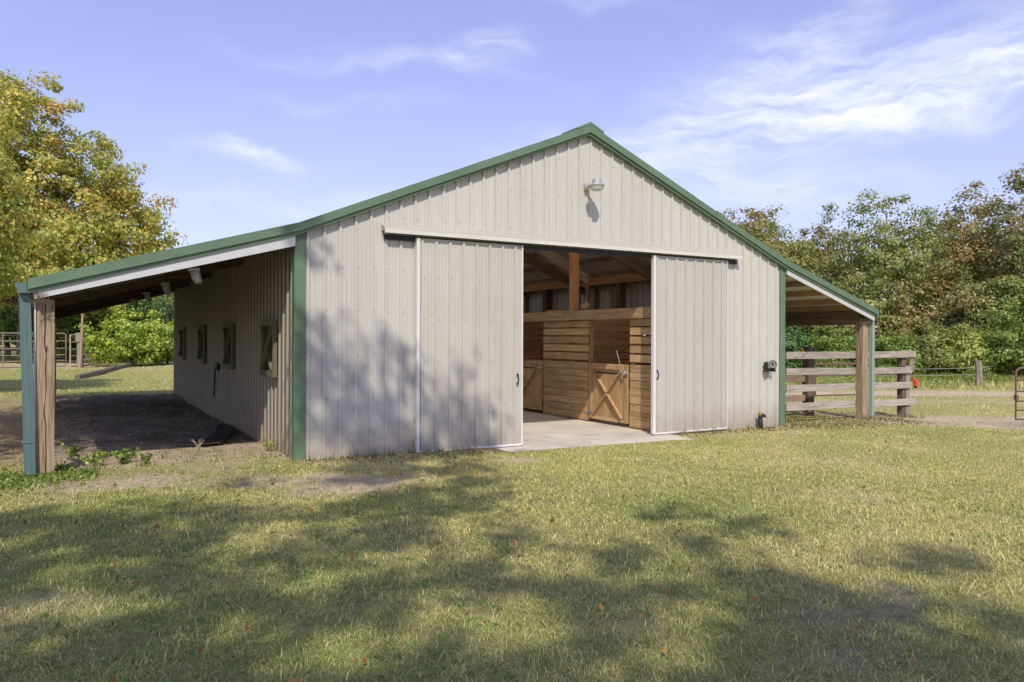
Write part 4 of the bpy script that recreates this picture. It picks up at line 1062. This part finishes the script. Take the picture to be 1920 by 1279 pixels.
# big golden tree behind the left lean-to
gzl = lambda x, y: float(gz(x, y))
K_ = 1.24
tree('golden_tree', 'large golden-green autumn tree rising behind the left lean-to roof', 'tree', (-4.3, 36.6, gzl(-4.3, 36.6)),
     [tuple(K_ * q for q in l) for l in [(-1.2, .2, 9.0, 3.0, 3.0, 3.3), (-3.2, 0, 6.5, 3.6, 3.2, 3.2), (1.4, .5, 7.6, 2.7, 2.8, 2.9), (3.2, .6, 5.8, 2.7, 2.6, 2.2), (.6, -.6, 4.6, 3.6, 3.0, 1.9), (4.3, .8, 4.4, 1.9, 2.0, 1.4), (-4.5, 0, 4.0, 3.0, 2.6, 1.8), (-.5, .2, 10.9, 1.4, 1.5, 1.3), (1.2, .2, 3.2, 3.6, 2.5, 1.1)]],
     950, 120, .19, 'gold', 11, .40, (-.4, 0, 9.0), .74, 90, low=(6.0, 1.5, 'goldlow'))
tree('golden_tree', 'second golden tree at the left edge, its near branches reaching into the picture', 'tree', (-7.4, 15.6, gzl(-7.4, 15.6)),
     [(0, 0, 6.2, 3.0, 3.0, 2.6), (1.5, .8, 5.0, 2.3, 2.4, 1.9), (-.5, 0, 8.0, 2.0, 2.0, 1.4), (1.2, 1.5, 7.0, 2.4, 2.0, 1.6), (2.2, 1.2, 3.6, 1.5, 1.5, 1.0)], 520, 110, .15, 'gold', 12, .30, (0, 0, 6.0), .62, 50, low=(4.0, 1.0, 'goldlow'))
# behind the left field
for k, (x, y, zt, r, pal, lb) in enumerate([
    (-.1, 50.4, 7.6, 4.2, 'green', 'mid-green tree far behind the yellow bush'), (3.7, 52.9, 6.6, 4.0, 'peach', 'peach-orange tree just left of the far end of the side wall'),
    (-2.7, 45.0, 6.6, 3.2, 'green', 'dark green tree behind the wooden gate post'), (-5.9, 49.5, 7.5, 4.4, 'goldlow', 'yellow-green tree beyond the far corral panel'),
    (4.2, 46.0, 4.6, 2.6, 'olive', 'low olive tree close to the far corner of the barn'), (-9.5, 53.5, 8.0, 4.4, 'goldlow', 'pale yellow-green tree at the far left beyond the corral'),
    (-14.5, 52, 8.5, 4.6, 'green', 'green tree past the left edge of the corral field'), (8.5, 55, 7.5, 4.5, 'olive', 'olive tree hidden behind the barn on its left')]):
    tree('field_tree', lb, 'tree', (x, y, gzl(x, y)), [(0, 0, zt * .62, r, r, zt * .36), (r * .4, -.5, zt * .38, r * .8, r * .7, zt * .26), (-r * .4, -.3, zt * .42, r * .8, r * .7, zt * .28)],
         150, 70, .27, pal, 60 + k, .2, (0, 0, zt * .6), .85, 16, 'trees beyond the left field')
for k, (x, y, zt, r, pal, lb) in enumerate([
    (.15, 31.6, 3.1, 1.9, 'yellow', 'sunlit yellow-green bush under the lean-to opening, at the end of the timber'), (1.9, 32.6, 2.5, 1.5, 'yellow', 'yellow-green bush beside the far end of the side wall'),
    (-.6, 38.9, 4.6, 1.9, 'bright', 'tall dark green bush behind the yellow bush'), (-2.2, 39.0, 3.6, 1.6, 'bright', 'green bush between the corral and the yellow bush'), (1.2, 36.5, 4.4, 1.8, 'green', 'bluish green bush behind the yellow bush to its right')]):
    tree('bush', lb, 'bush', (x, y, gzl(x, y)), [(0, 0, zt * .48, r, r * .9, zt * .42), (r * .5, -.3, zt * .30, r * .7, r * .6, zt * .26), (-r * .5, -.2, zt * .33, r * .7, r * .6, zt * .3)],
         120, 70, .15, pal, 80 + k, .06, (0, 0, zt * .5), .42, 16, 'bushes behind the left lean-to')

# woods on the right
def wood_tree(x, y, zt, r, pal, seed, lb, n=150, leaf=.18, group='tall trees of the wood edge', shape=0, nl=74):
    z = gzl(x, y); rr = np.random.default_rng(seed + 500)
    lob = [(0, 0, zt * .70, r * .8, r * .8, zt * .24), (rr.uniform(-.3, .3) * r, rr.uniform(-.3, .3) * r, zt * .48, r, r, zt * .25), (r * .55, -.3, zt * .60, r * .55, r * .6, zt * .17),
           (-r * .55, -.3, zt * .56, r * .55, r * .6, zt * .18), (rr.uniform(-.4, .4) * r, 0, zt * .86, r * .42, r * .45, zt * .13), (rr.uniform(-.5, .5) * r, -.5, zt * .3, r * .8, r * .7, zt * .18)]
    return tree('wood_tree', lb, 'tree', (x, y, z), lob, n, nl, leaf, pal, seed, .24, (0, 0, zt * .82), .70, 80, group, shell=.5, bark=palebark_m)
T = [(34.0, 23.5, 11.0, 3.0, 'rust', 'rust-topped tree just above the right roof slope'), (37.4, 23.8, 11.0, 2.9, 'olive', 'olive tree second from the roof slope in the wood edge'), (41.4, 23.4, 10.9, 2.8, 'brown', 'slim brown-green tree right of the gap in the wood'),
     (39.8, 17.8, 11.3, 3.5, 'olive', 'broad olive-brown tree in the middle of the wood edge'), (48.4, 19.7, 11.2, 2.6, 'brown', 'thin brown tree set back between two taller crowns'), (45.4, 15.6, 12.2, 3.0, 'rust', 'tall rust-orange tree right of the broad olive one'),
     (44.9, 12.1, 12.7, 2.7, 'brown', 'tallest dark brown-green tree at the right edge'), (50.8, 12.0, 12.4, 3.4, 'olive', 'olive tree beyond the right edge of the wood')]
for k, (x, y, zt, r, pal, lb) in enumerate(T): wood_tree(x, y, zt, r, pal, 100 + k, lb, 190)
T2 = [(37.9, 30.5, 10.6), (44.5, 31.5, 10.8), (49.0, 28.5, 10.8), (56.4, 26.6, 11.6), (59.8, 24.7, 12.3), (60.6, 21.8, 12.8), (62.2, 18.6, 13.0), (66, 14, 12.5), (58, 8, 11)]
D2 = ['behind the roof slope', 'behind the olive pair near the roof', 'filling the gap behind the slim brown tree', 'behind the left side of the broad olive tree', 'behind the broad olive tree', 'between the olive and the rust crowns', 'behind the rust-orange tree', 'behind the tallest tree at the edge', 'in the far back beyond the right edge']
for k, ((x, y, zt), lb) in enumerate(zip(T2, D2)): wood_tree(x, y, zt, 3.8, ['olive', 'brown', 'rust'][k % 3], 130 + k, 'back-row woodland tree ' + lb, 120, .24, 'back row of the wood', nl=62)
T3 = [(32.1, 20.0, 7.8, 'olive'), (34.2, 18.7, 5.4, 'brown'), (34.8, 16.1, 6.0, 'olive'), (38.0, 15.4, 6.0, 'rust'), (39.2, 13.5, 6.1, 'brown'), (40.3, 11.7, 5.8, 'olive'), (41.2, 9.6, 6.0, 'bright'), (43, 7.0, 6.5, 'bright'), (44, 4.0, 6.5, 'olive')]
D3 = ['beside the right roof slope', 'above the lean-to eave on the right', 'just right of the lean-to eave', 'below the broad olive crown', 'below the thin set-back tree', 'below the rust-orange crown', 'with bright leaves low at the right', 'with bright leaves past the wire fence', 'past the far right fence post']
for k, ((x, y, zt, pal), lb) in enumerate(zip(T3, D3)):
    tree('young_tree', 'young understory tree ' + lb, 'tree', (x, y, gzl(x, y)), [(0, 0, zt * .6, 2.1, 2.0, zt * .36), (.9, -.5, zt * .35, 1.6, 1.4, zt * .28), (-.9, -.4, zt * .38, 1.6, 1.4, zt * .3)], 130, 84, .165, pal, 160 + k, .09, (0, 0, zt * .7), .6, 22, 'understory trees of the wood')
T4 = [(27.8, 14.9, 2.7, 'green'), (29.2, 14.0, 2.8, 'bright'), (31.1, 13.6, 2.5, 'bright'), (32.1, 11.9, 2.5, 'bright'), (33.6, 11.0, 2.6, 'olive'), (34.0, 9.6, 2.5, 'yellow'), (34.4, 8.2, 3.6, 'bright'), (35.6, 7.2, 4.4, 'bright'), (37.0, 5.0, 4.2, 'bright'), (26.0, 16.0, 2.6, 'olive')]
D4 = ['seen under the right lean-to roof near the barn', 'under the lean-to eave beside the post', 'right of the lean-to post', 'behind the end of the board fence', 'left of the grey field post, olive leaved', 'with yellowish leaves behind the field post', 'right of the field post, bright leaved', 'above the rusty gate, bright leaved and tallest', 'outside the right edge past the gate', 'nearest the barn behind the lean-to']
for k, ((x, y, zt, pal), lb) in enumerate(zip(T4, D4)):
    tree('shrub', 'leafy shrub ' + lb, 'shrub', (x, y, gzl(x, y)), [(0, 0, zt * .5, 1.2, 1.1, zt * .44), (.7, -.3, zt * .32, 1.0, .9, zt * .3), (-.7, -.2, zt * .34, 1.0, .9, zt * .32)], 110, 70, .13, pal if pal != 'yellow' else 'goldlow', 190 + k, .05, (0, 0, zt * .5), .45, 10, 'shrubs at the foot of the wood')

_src = [o for o in bpy.data.objects if o.name.startswith('wood_tree') and o.type == 'EMPTY' and o.get('group') == 'back row of the wood'][:3]
for k in range(8):
    x = -30 + k * 8.4; y = 74 + 5 * math.sin(k * 1.9)
    c = copy_thing(_src[k % 3], 'distant woodland tree in the far line behind the barn', (x, y, gzl(x, y)), k * 1.3); c['group'] = 'far tree line behind the barn'

# shade trees standing behind the photographer: their shadow mottles lawn and wall
SHX, SHY = .47 / 1.15, 1 / 1.15
POLY = [(-9, -2.5), (-3.6, -2.0), (-2.6, -2.1), (-1.2, -2.7), (-.6, -3.1), (.1, -3.0), (.55, -2.5), (.45, -1.5), (.45, -.3), (.55, 1.5), (1.1, 1.65), (1.7, 1.35), (2.15, 1.3), (2.4, .95), (2.9, .5), (3.05, -.1),
        (2.35, -.5), (1.84, -2.6), (.9, -3.9), (.74, -5.0), (1.3, -5.75), (1.55, -6.6), (1.95, -7.2), (2.15, -7.8), (2.2, -8.6), (3.2, -11), (3.5, -13.5), (-9, -13.5)]
HOLES = [(-.2, -3.7, .25), (.9, -2.2, .3), (-2.2, -4.2, .25), (-.9, -4.6, .22), (1.0, -6.3, .3), (.1, -7.4, .3), (-1.9, -5.9, .3), (1.5, -1.2, .3), (1.6, -8.0, .25), (-3.3, -3.2, .3), (-1.34, -3.88, .36), (-1.21, -5.3, .42), (-2.51, -5.02, .36), (-2.98, -4.97, .3), (.27, -4.38, .34), (.4, -5.5, .40), (-.6, -6.23, .34), (-.35, -5.1, .34), (-1.4, -6.5, .36), (-.44, -6.75, .34), (.6, -7.1, .3), (-1.9, -3.1, .3)]
BLOBS = [(2.36, -4.84, .22), (2.68, -5.64, .26), (2.9, -6.9, .3), (3.2, -7.1, .25), (1.96, -5.76, .2), (1.35, 2.72, .22), (.2, -1.75, .2), (-.9, -1.3, .25)]
def in_poly(x, y):
    c = False; j = len(POLY) - 1
    for i in range(len(POLY)):
        (xi, yi), (xj, yj) = POLY[i], POLY[j]
        if (yi > y) != (yj > y) and x < (xj - xi) * (y - yi) / (yj - yi) + xi: c = not c
        j = i
    return c
def shade_trees():
    rng = np.random.default_rng(77); C = []
    while len(C) < 2700:
        X, Y = rng.uniform(-6.5, 3.5), rng.uniform(-11, 1.8)
        if not in_poly(X + rng.normal() * .22, Y + rng.normal() * .22): continue
        if any(math.hypot(X - a, Y - b) < r + .03 for a, b, r in HOLES): continue
        if Y > -.9 and rng.random() < .24: continue
        z = rng.uniform(11, 16.5); C.append((X - SHX * z, Y - SHY * z, z))
    for a, b, r in BLOBS:
        for _ in range(7):
            X, Y = a + rng.normal() * r * .5, b + rng.normal() * r * .4; z = rng.uniform(12, 15); C.append((X - SHX * z, Y - SHY * z, z))
    C = np.array(C); trunks = np.array([(-11.5, -15.5), (-8.0, -19.5), (-4.5, -20.5)])
    own = np.argmin(np.hypot(C[:, None, 0] - trunks[None, :, 0], C[:, None, 1] - trunks[None, :, 1]), 1)
    lbs = ['spreading shade tree left of the photographer', 'spreading shade tree straight behind the photographer', 'spreading shade tree behind the photographer to the right']
    for k in range(3):
        c = C[own == k] - np.array([*trunks[k], 0.0])
        tree('shade_tree', lbs[k], 'tree', (trunks[k][0], trunks[k][1], -.05), None, 0, 10, .185, 'olive', 300 + k, .34, (0, 0, 11.0), .33, 64, 'shade trees behind the camera', cens=c, flat=.7)
shade_trees()
tree('shade_tree', 'spreading yard tree left of the lean-to, outside the picture', 'tree', (-8.2, .2, 0.0), [(1.7, -4.0, 9.3, 1.1, 2.2, 1.0), (1.7, -1.4, 9.3, 1.1, 2.4, 1.0), (1.7, 1.2, 9.4, 1.1, 2.4, 1.0), (2.0, 3.6, 9.6, 1.1, 2.4, 1.0), (-.6, -.5, 8.8, 1.8, 2.4, 1.6), (2.4, 5.0, 10.2, 1.2, 1.8, .9)],
     380, 46, .17, 'gold', 320, .3, (.3, .2, 8.6), .55, 26, 'shade trees behind the camera')

# ------------------------------------------------------------------ grass, weeds, fallen leaves
CAMX, CAMY = -2.764, -10.584
def blades(name, n, dmin, dmax, power, wid, ln, seed, keep=None, lean=(.5, 1.25), lat=.86, gap=.35, colmul=1.0, simple=False, fade=(0, 0)):
    rng = np.random.default_rng(seed); d = dmin + (dmax - dmin) * rng.random(n) ** power; r = (rng.random(n) * 2 - 1) * (lat * d + 1.0)
    x = CAMX + d * math.sin(YAW) + r * math.cos(YAW); y = CAMY + d * math.cos(YAW) - r * math.sin(YAW)
    bare, dry, dark, litter, ochre = fields(x, y)
    tuft = fbm(x * 5, y * 5, 91, 3)
    ok = rng.random(n) > bare * .93; ok &= rng.random(n) < gap + 2.6 * (tuft - .32)
    ok &= ~((x > -.05) & (x < W + .05) & (y > -.06) & (y < BL + .1)); ok &= ~((x > 2.72) & (x < 6.7) & (y > -.74) & (y < 0))
    ok &= ~((x > -3.0) & (x < 0) & (y > 1.6) & (y < BL))
    if keep is not None: ok &= keep(x, y)
    if fade[0]: ok &= rng.random(n) < sm(dmin, dmin + fade[0], d)
    if fade[1]: ok &= rng.random(n) < sm(dmax, dmax - fade[1], d)
    x, y, d, dry, bare, litter = x[ok], y[ok], d[ok], dry[ok], bare[ok], litter[ok]; n = len(x); z = gz(x, y) - .004
    a = rng.random(n) * 2 * math.pi; th = rng.uniform(lean[0], lean[1], n); L_ = ln * (.5 + 1.0 * rng.random(n)) * (1 + .4 * (fbm(x * 2, y * 2, 14, 2) - .5)); w = wid * (d / 5).clip(.9, 6) ** .75 * (.7 + .6 * rng.random(n))
    dx, dy = np.cos(a), np.sin(a); px, py = -dy * w / 2, dx * w / 2
    hx, hz = np.sin(th * .55) * L_ * .55, np.cos(th * .55) * L_ * .55
    tx, tz = hx + np.sin(np.minimum(th * 1.35, 1.75)) * L_ * .5, np.maximum(hz + np.cos(np.minimum(th * 1.35, 1.75)) * L_ * .5, .004)
    if simple:
        V = np.stack([np.stack([x - px, y - py, z], 1), np.stack([x + px, y + py, z], 1), np.stack([x + dx * tx, y + dy * tx, z + tz], 1)], 1).reshape(-1, 3); F = np.arange(3 * n).reshape(n, 3)
    else:
      V = np.stack([np.stack([x - px, y - py, z], 1), np.stack([x + px, y + py, z], 1), np.stack([x + dx * hx + px * .8, y + dy * hx + py * .8, z + hz], 1), np.stack([x + dx * hx - px * .8, y + dy * hx - py * .8, z + hz], 1), np.stack([x + dx * tx, y + dy * tx, z + tz], 1)], 1).reshape(-1, 3)
      b = np.arange(n) * 5; F = np.concatenate([np.stack([b, b + 1, b + 2], 1), np.stack([b, b + 2, b + 3], 1), np.stack([b + 3, b + 2, b + 4], 1)])
    gr = np.array([(.27, .335, .095), (.34, .385, .11), (.40, .42, .12), (.21, .27, .08)])[rng.integers(0, 4, n)]
    st = np.array([(.70, .60, .27), (.62, .54, .20), (.74, .65, .36), (.56, .53, .17)])[rng.integers(0, 4, n)]
    f = rng.random(n) < (.24 + .52 * dry + .3 * litter + .15 * bare); C = np.where(f[:, None], st, gr) * (1 + .14 * rng.normal(size=(n, 1))).clip(.5, 1.5) * colmul
    me = fast_mesh(name, V, F, np.repeat(C, 3 if simple else 5, 0)); me.materials.append(blade_m); o = bpy.data.objects.new(name, me); COL.objects.link(o); o['kind'] = 'stuff'
    return o
blades('lawn_grass', 540000, 2.9, 13.0, .95, .0038, .048, 1, lean=(.85, 1.7), gap=.55, fade=(0, 5.0))
blades('coarse_grass', 26000, 2.9, 9.5, .8, .0060, .066, 6, lean=(.9, 1.65), gap=.15, fade=(0, 4.0))
blades('lawn_grass', 480000, 7.5, 21.0, .9, .0046, .050, 2, lean=(.75, 1.6), gap=.6, simple=True, fade=(5.0, 3.0))
blades('field_grass', 150000, 17.0, 42.0, .8, .0058, .06, 3, lean=(.4, 1.4), simple=True, fade=(4.0, 0))
blades('tall_weeds', 22000, 27.5, 38.0, .8, .006, .24, 4, keep=lambda x, y: x > 15, lean=(.1, 1.1))
def weed_cover():
    rng = np.random.default_rng(58); n = 4200; x = rng.uniform(15, 34, n); y = rng.uniform(2, 20, n); sd = .505 * (x + 2.764) + .863 * (y + 10.584)
    ok = (sd > 28.6) & (sd < 37) & (fbm(x * .7, y * .7, 64, 3) > .44); x, y = x[ok], y[ok]
    c = np.stack([x, y, gz(x, y) + .12 + .12 * rng.random(len(x))], 1)
    V, F, C = leaves(rng, c, np.full(len(x), .24), 16, .085, PAL['bright'] + PAL['olive'], .7)
    me = fast_mesh('weed_cover', V, F, C); me.materials.append(leaf_m); o = bpy.data.objects.new('weed_cover', me); COL.objects.link(o); o['kind'] = 'stuff'
weed_cover()
# straggly tufts along the foot of the walls and posts
def tufts():
    rng = np.random.default_rng(8); sp = []
    for x in np.arange(.0, W, .16):
        if not (2.8 < x < 6.8): sp.append((x + rng.normal() * .05, -.10 - abs(rng.normal()) * .06))
    for _ in range(26): sp.append((rng.uniform(-2.8, .0), rng.uniform(.2, 1.4)))
    for _ in range(20): sp.append((rng.uniform(10.0, 14.6), rng.uniform(-.15, .5)))
    for _ in range(8): sp.append((12.5 + rng.normal() * .12, .02 + rng.normal() * .06)); sp.append((14.45 + rng.normal() * .12, .25 + rng.normal() * .06))
    V = []; F = []; C = []
    for (x, y) in sp:
        nb = int(rng.integers(5, 15)); z = gzl(x, y)
        for _ in range(nb):
            a = rng.random() * 6.28; L_ = rng.uniform(.05, .20); th = rng.uniform(.1, .9); w = .004 + .004 * rng.random()
            px, py = -math.sin(a) * w, math.cos(a) * w; bx_, by_ = x + rng.normal() * .03, y + rng.normal() * .02
            k = len(V); V += [(bx_ - px, by_ - py, z - .01), (bx_ + px, by_ + py, z - .01), (bx_ + math.cos(a) * L_ * math.sin(th), by_ + math.sin(a) * L_ * math.sin(th), z + L_ * math.cos(th))]; F.append((k, k + 1, k + 2))
            c = np.array([(.15, .20, .05), (.20, .24, .07), (.42, .35, .18)][rng.integers(0, 3)]); C += [c] * 3
    me = fast_mesh('grass_tufts', np.array(V), np.array(F), np.array(C)); me.materials.append(blade_m); o = bpy.data.objects.new('grass_tufts', me); COL.objects.link(o); o['kind'] = 'stuff'
tufts()
def clover():
    rng = np.random.default_rng(18); n = 3000; x = rng.uniform(-5.2, -2.4, n); y = rng.normal(-.05, .38, n) + .25 * np.sin(x * 2)
    ok = fbm(x * 2.2, y * 2.2, 44, 3) + .25 * sm(-2.3, -3.2, x) > .56; x, y = x[ok], y[ok]
    c = np.stack([x, y, gz(x, y) + rng.random(len(x)) * .06], 1)
    V, F, C = leaves(rng, c, np.full(len(x), .03), 2, .042, PAL['bright'], .5)
    me = fast_mesh('ground_cover', V, F, C); me.materials.append(leaf_m); o = bpy.data.objects.new('ground_cover', me); COL.objects.link(o); o['kind'] = 'stuff'
clover()
def weed(x, y, hgt, r, n, pal, seed, label):
    rng = np.random.default_rng(seed); z = gzl(x, y); t = thing('weed', label, 'weed', (x, y, z), 0, 'weeds by the lean-to')
    m = MB(); tips = []
    for k in range(7):
        a = rng.random() * 6.28; q = r * rng.uniform(.3, 1); tip = (math.cos(a) * q, math.sin(a) * q, hgt * rng.uniform(.5, 1)); tips.append(tip)
        m.tube([(0, 0, -.02), (tip[0] * .35, tip[1] * .35, tip[2] * .6), tip], [.004, .003, .002], 4)
    m.build('stem', MATS.get('weed_stem') or painted("weed_stem", (.13, .16, .05), .8), t)
    c = np.array([np.array(p) * f for p in tips for f in (.5, .75, 1.0)])
    V, F, C = leaves(rng, c, np.full(len(c), r * .28), n / len(c), .05, PAL[pal], .6); me = fast_mesh('leaf_mass', V, F, C); me.materials.append(leaf_m)
    o = bpy.data.objects.new('leaf_mass', me); COL.objects.link(o); o.parent = t
weed(-2.39, .66, .22, .18, 130, 'yellow', 1, 'yellow-green weed right of the left lean-to post'); weed(-2.02, .75, .20, .22, 190, 'bright', 2, 'wider green weed in the middle of the lean-to entrance')
weed(-1.80, .62, .14, .12, 80, 'bright', 3, 'small green weed next to the wider one'); weed(-.12, 1.0, .17, .10, 60, 'yellow', 4, 'small yellow-green weed at the foot of the side wall'); weed(-2.65, 1.3, .26, .16, 120, 'bright', 5, 'low green weed just inside the post in the shade')
def straw_tuft():
    rng = np.random.default_rng(28); t = thing('dry_grass_tuft', 'pale dry seeding grass in front of the rubber mats', 'grass tuft', (-1.05, 1.4, gzl(-1.05, 1.4))); m = MB()
    for k in range(20):
        a = rng.random() * 6.28; L_ = rng.uniform(.07, .20); q = rng.uniform(.1, .8) * L_; m.tube([(rng.normal() * .05, rng.normal() * .04, -.02), (math.cos(a) * q * .4, math.sin(a) * q * .4, L_ * .7), (math.cos(a) * q, math.sin(a) * q, L_)], [.003, .0025, .0015], 3)
    m.build('stalks', painted("straw", (.50, .43, .28), .9, .15), t)
straw_tuft()
def litter_bits():
    rng = np.random.default_rng(48); n = 1500; x = np.concatenate([rng.uniform(-3.3, .0, n), rng.uniform(0, 10.4, n), rng.uniform(10, 13.5, n)]); y = np.concatenate([13.2 * rng.random(n) ** 1.1 + .3, -.05 - np.abs(rng.normal(size=n)) * .3, rng.normal(-.2, .45, n)])
    ok = ~((x > 2.8) & (x < 6.7) & (y < 0) & (y > -.8)) & ~((x > -.05) & (x < W + .05) & (y > -.04)); x, y = x[ok], y[ok]
    c = np.stack([x, y, gz(x, y) + .008 + .012 * rng.random(len(x))], 1)
    pal = [((.30, .22, .13), 4), ((.42, .33, .20), 3), ((.20, .15, .10), 4), ((.50, .42, .27), 1)]
    V, F, C = leaves(rng, c, np.full(len(x), .01), 1, .042, pal, .3)
    me = fast_mesh('leaf_litter', V, F, C); me.materials.append(leaf_m); o = bpy.data.objects.new('leaf_litter', me); COL.objects.link(o); o['kind'] = 'stuff'
litter_bits()
def lawn_weeds():
    rng = np.random.default_rng(68); n = 900; d = 3 + 6 * rng.random(n) ** 1.1; r = (rng.random(n) * 2 - 1) * .75 * d
    x = CAMX + d * math.sin(YAW) + r * math.cos(YAW); y = CAMY + d * math.cos(YAW) - r * math.sin(YAW)
    ok = (y < -.15) & (fbm(x * 1.1, y * 1.1, 81, 3) > .50); x, y = x[ok], y[ok]
    c = np.stack([x, y, gz(x, y) + .018 + .01 * rng.random(len(x))], 1)
    V, F, C = leaves(rng, c, np.full(len(x), .035), 5, .026, [((.20, .30, .08), 3), ((.28, .36, .10), 3), ((.15, .22, .07), 2)], .3)
    me = fast_mesh('lawn_weeds', V, F, C); me.materials.append(leaf_m); o = bpy.data.objects.new('lawn_weeds', me); COL.objects.link(o); o['kind'] = 'stuff'
lawn_weeds()
def fallen():
    rng = np.random.default_rng(38); n = 300; d = 3 + 10 * rng.random(n) ** 1.2; r = (rng.random(n) * 2 - 1) * .72 * d
    x = CAMX + d * math.sin(YAW) + r * math.cos(YAW); y = CAMY + d * math.cos(YAW) - r * math.sin(YAW); ok = (y < -.2) & (rng.random(n) < sm(4.5, -1, x) + .12); x, y = x[ok], y[ok]
    c = np.stack([x, y, gz(x, y) + .03 + rng.random(len(x)) * .015], 1)
    pal = [((.42, .17, .05), 3), ((.30, .14, .06), 3), ((.50, .27, .07), 2), ((.26, .17, .11), 3)]
    V, F, C = leaves(rng, c, np.full(len(x), .005), 1, .048, pal, .3)
    me = fast_mesh('fallen_leaves', V, F, C); me.materials.append(leaf_m); o = bpy.data.objects.new('fallen_leaves', me); COL.objects.link(o); o['kind'] = 'stuff'
fallen()
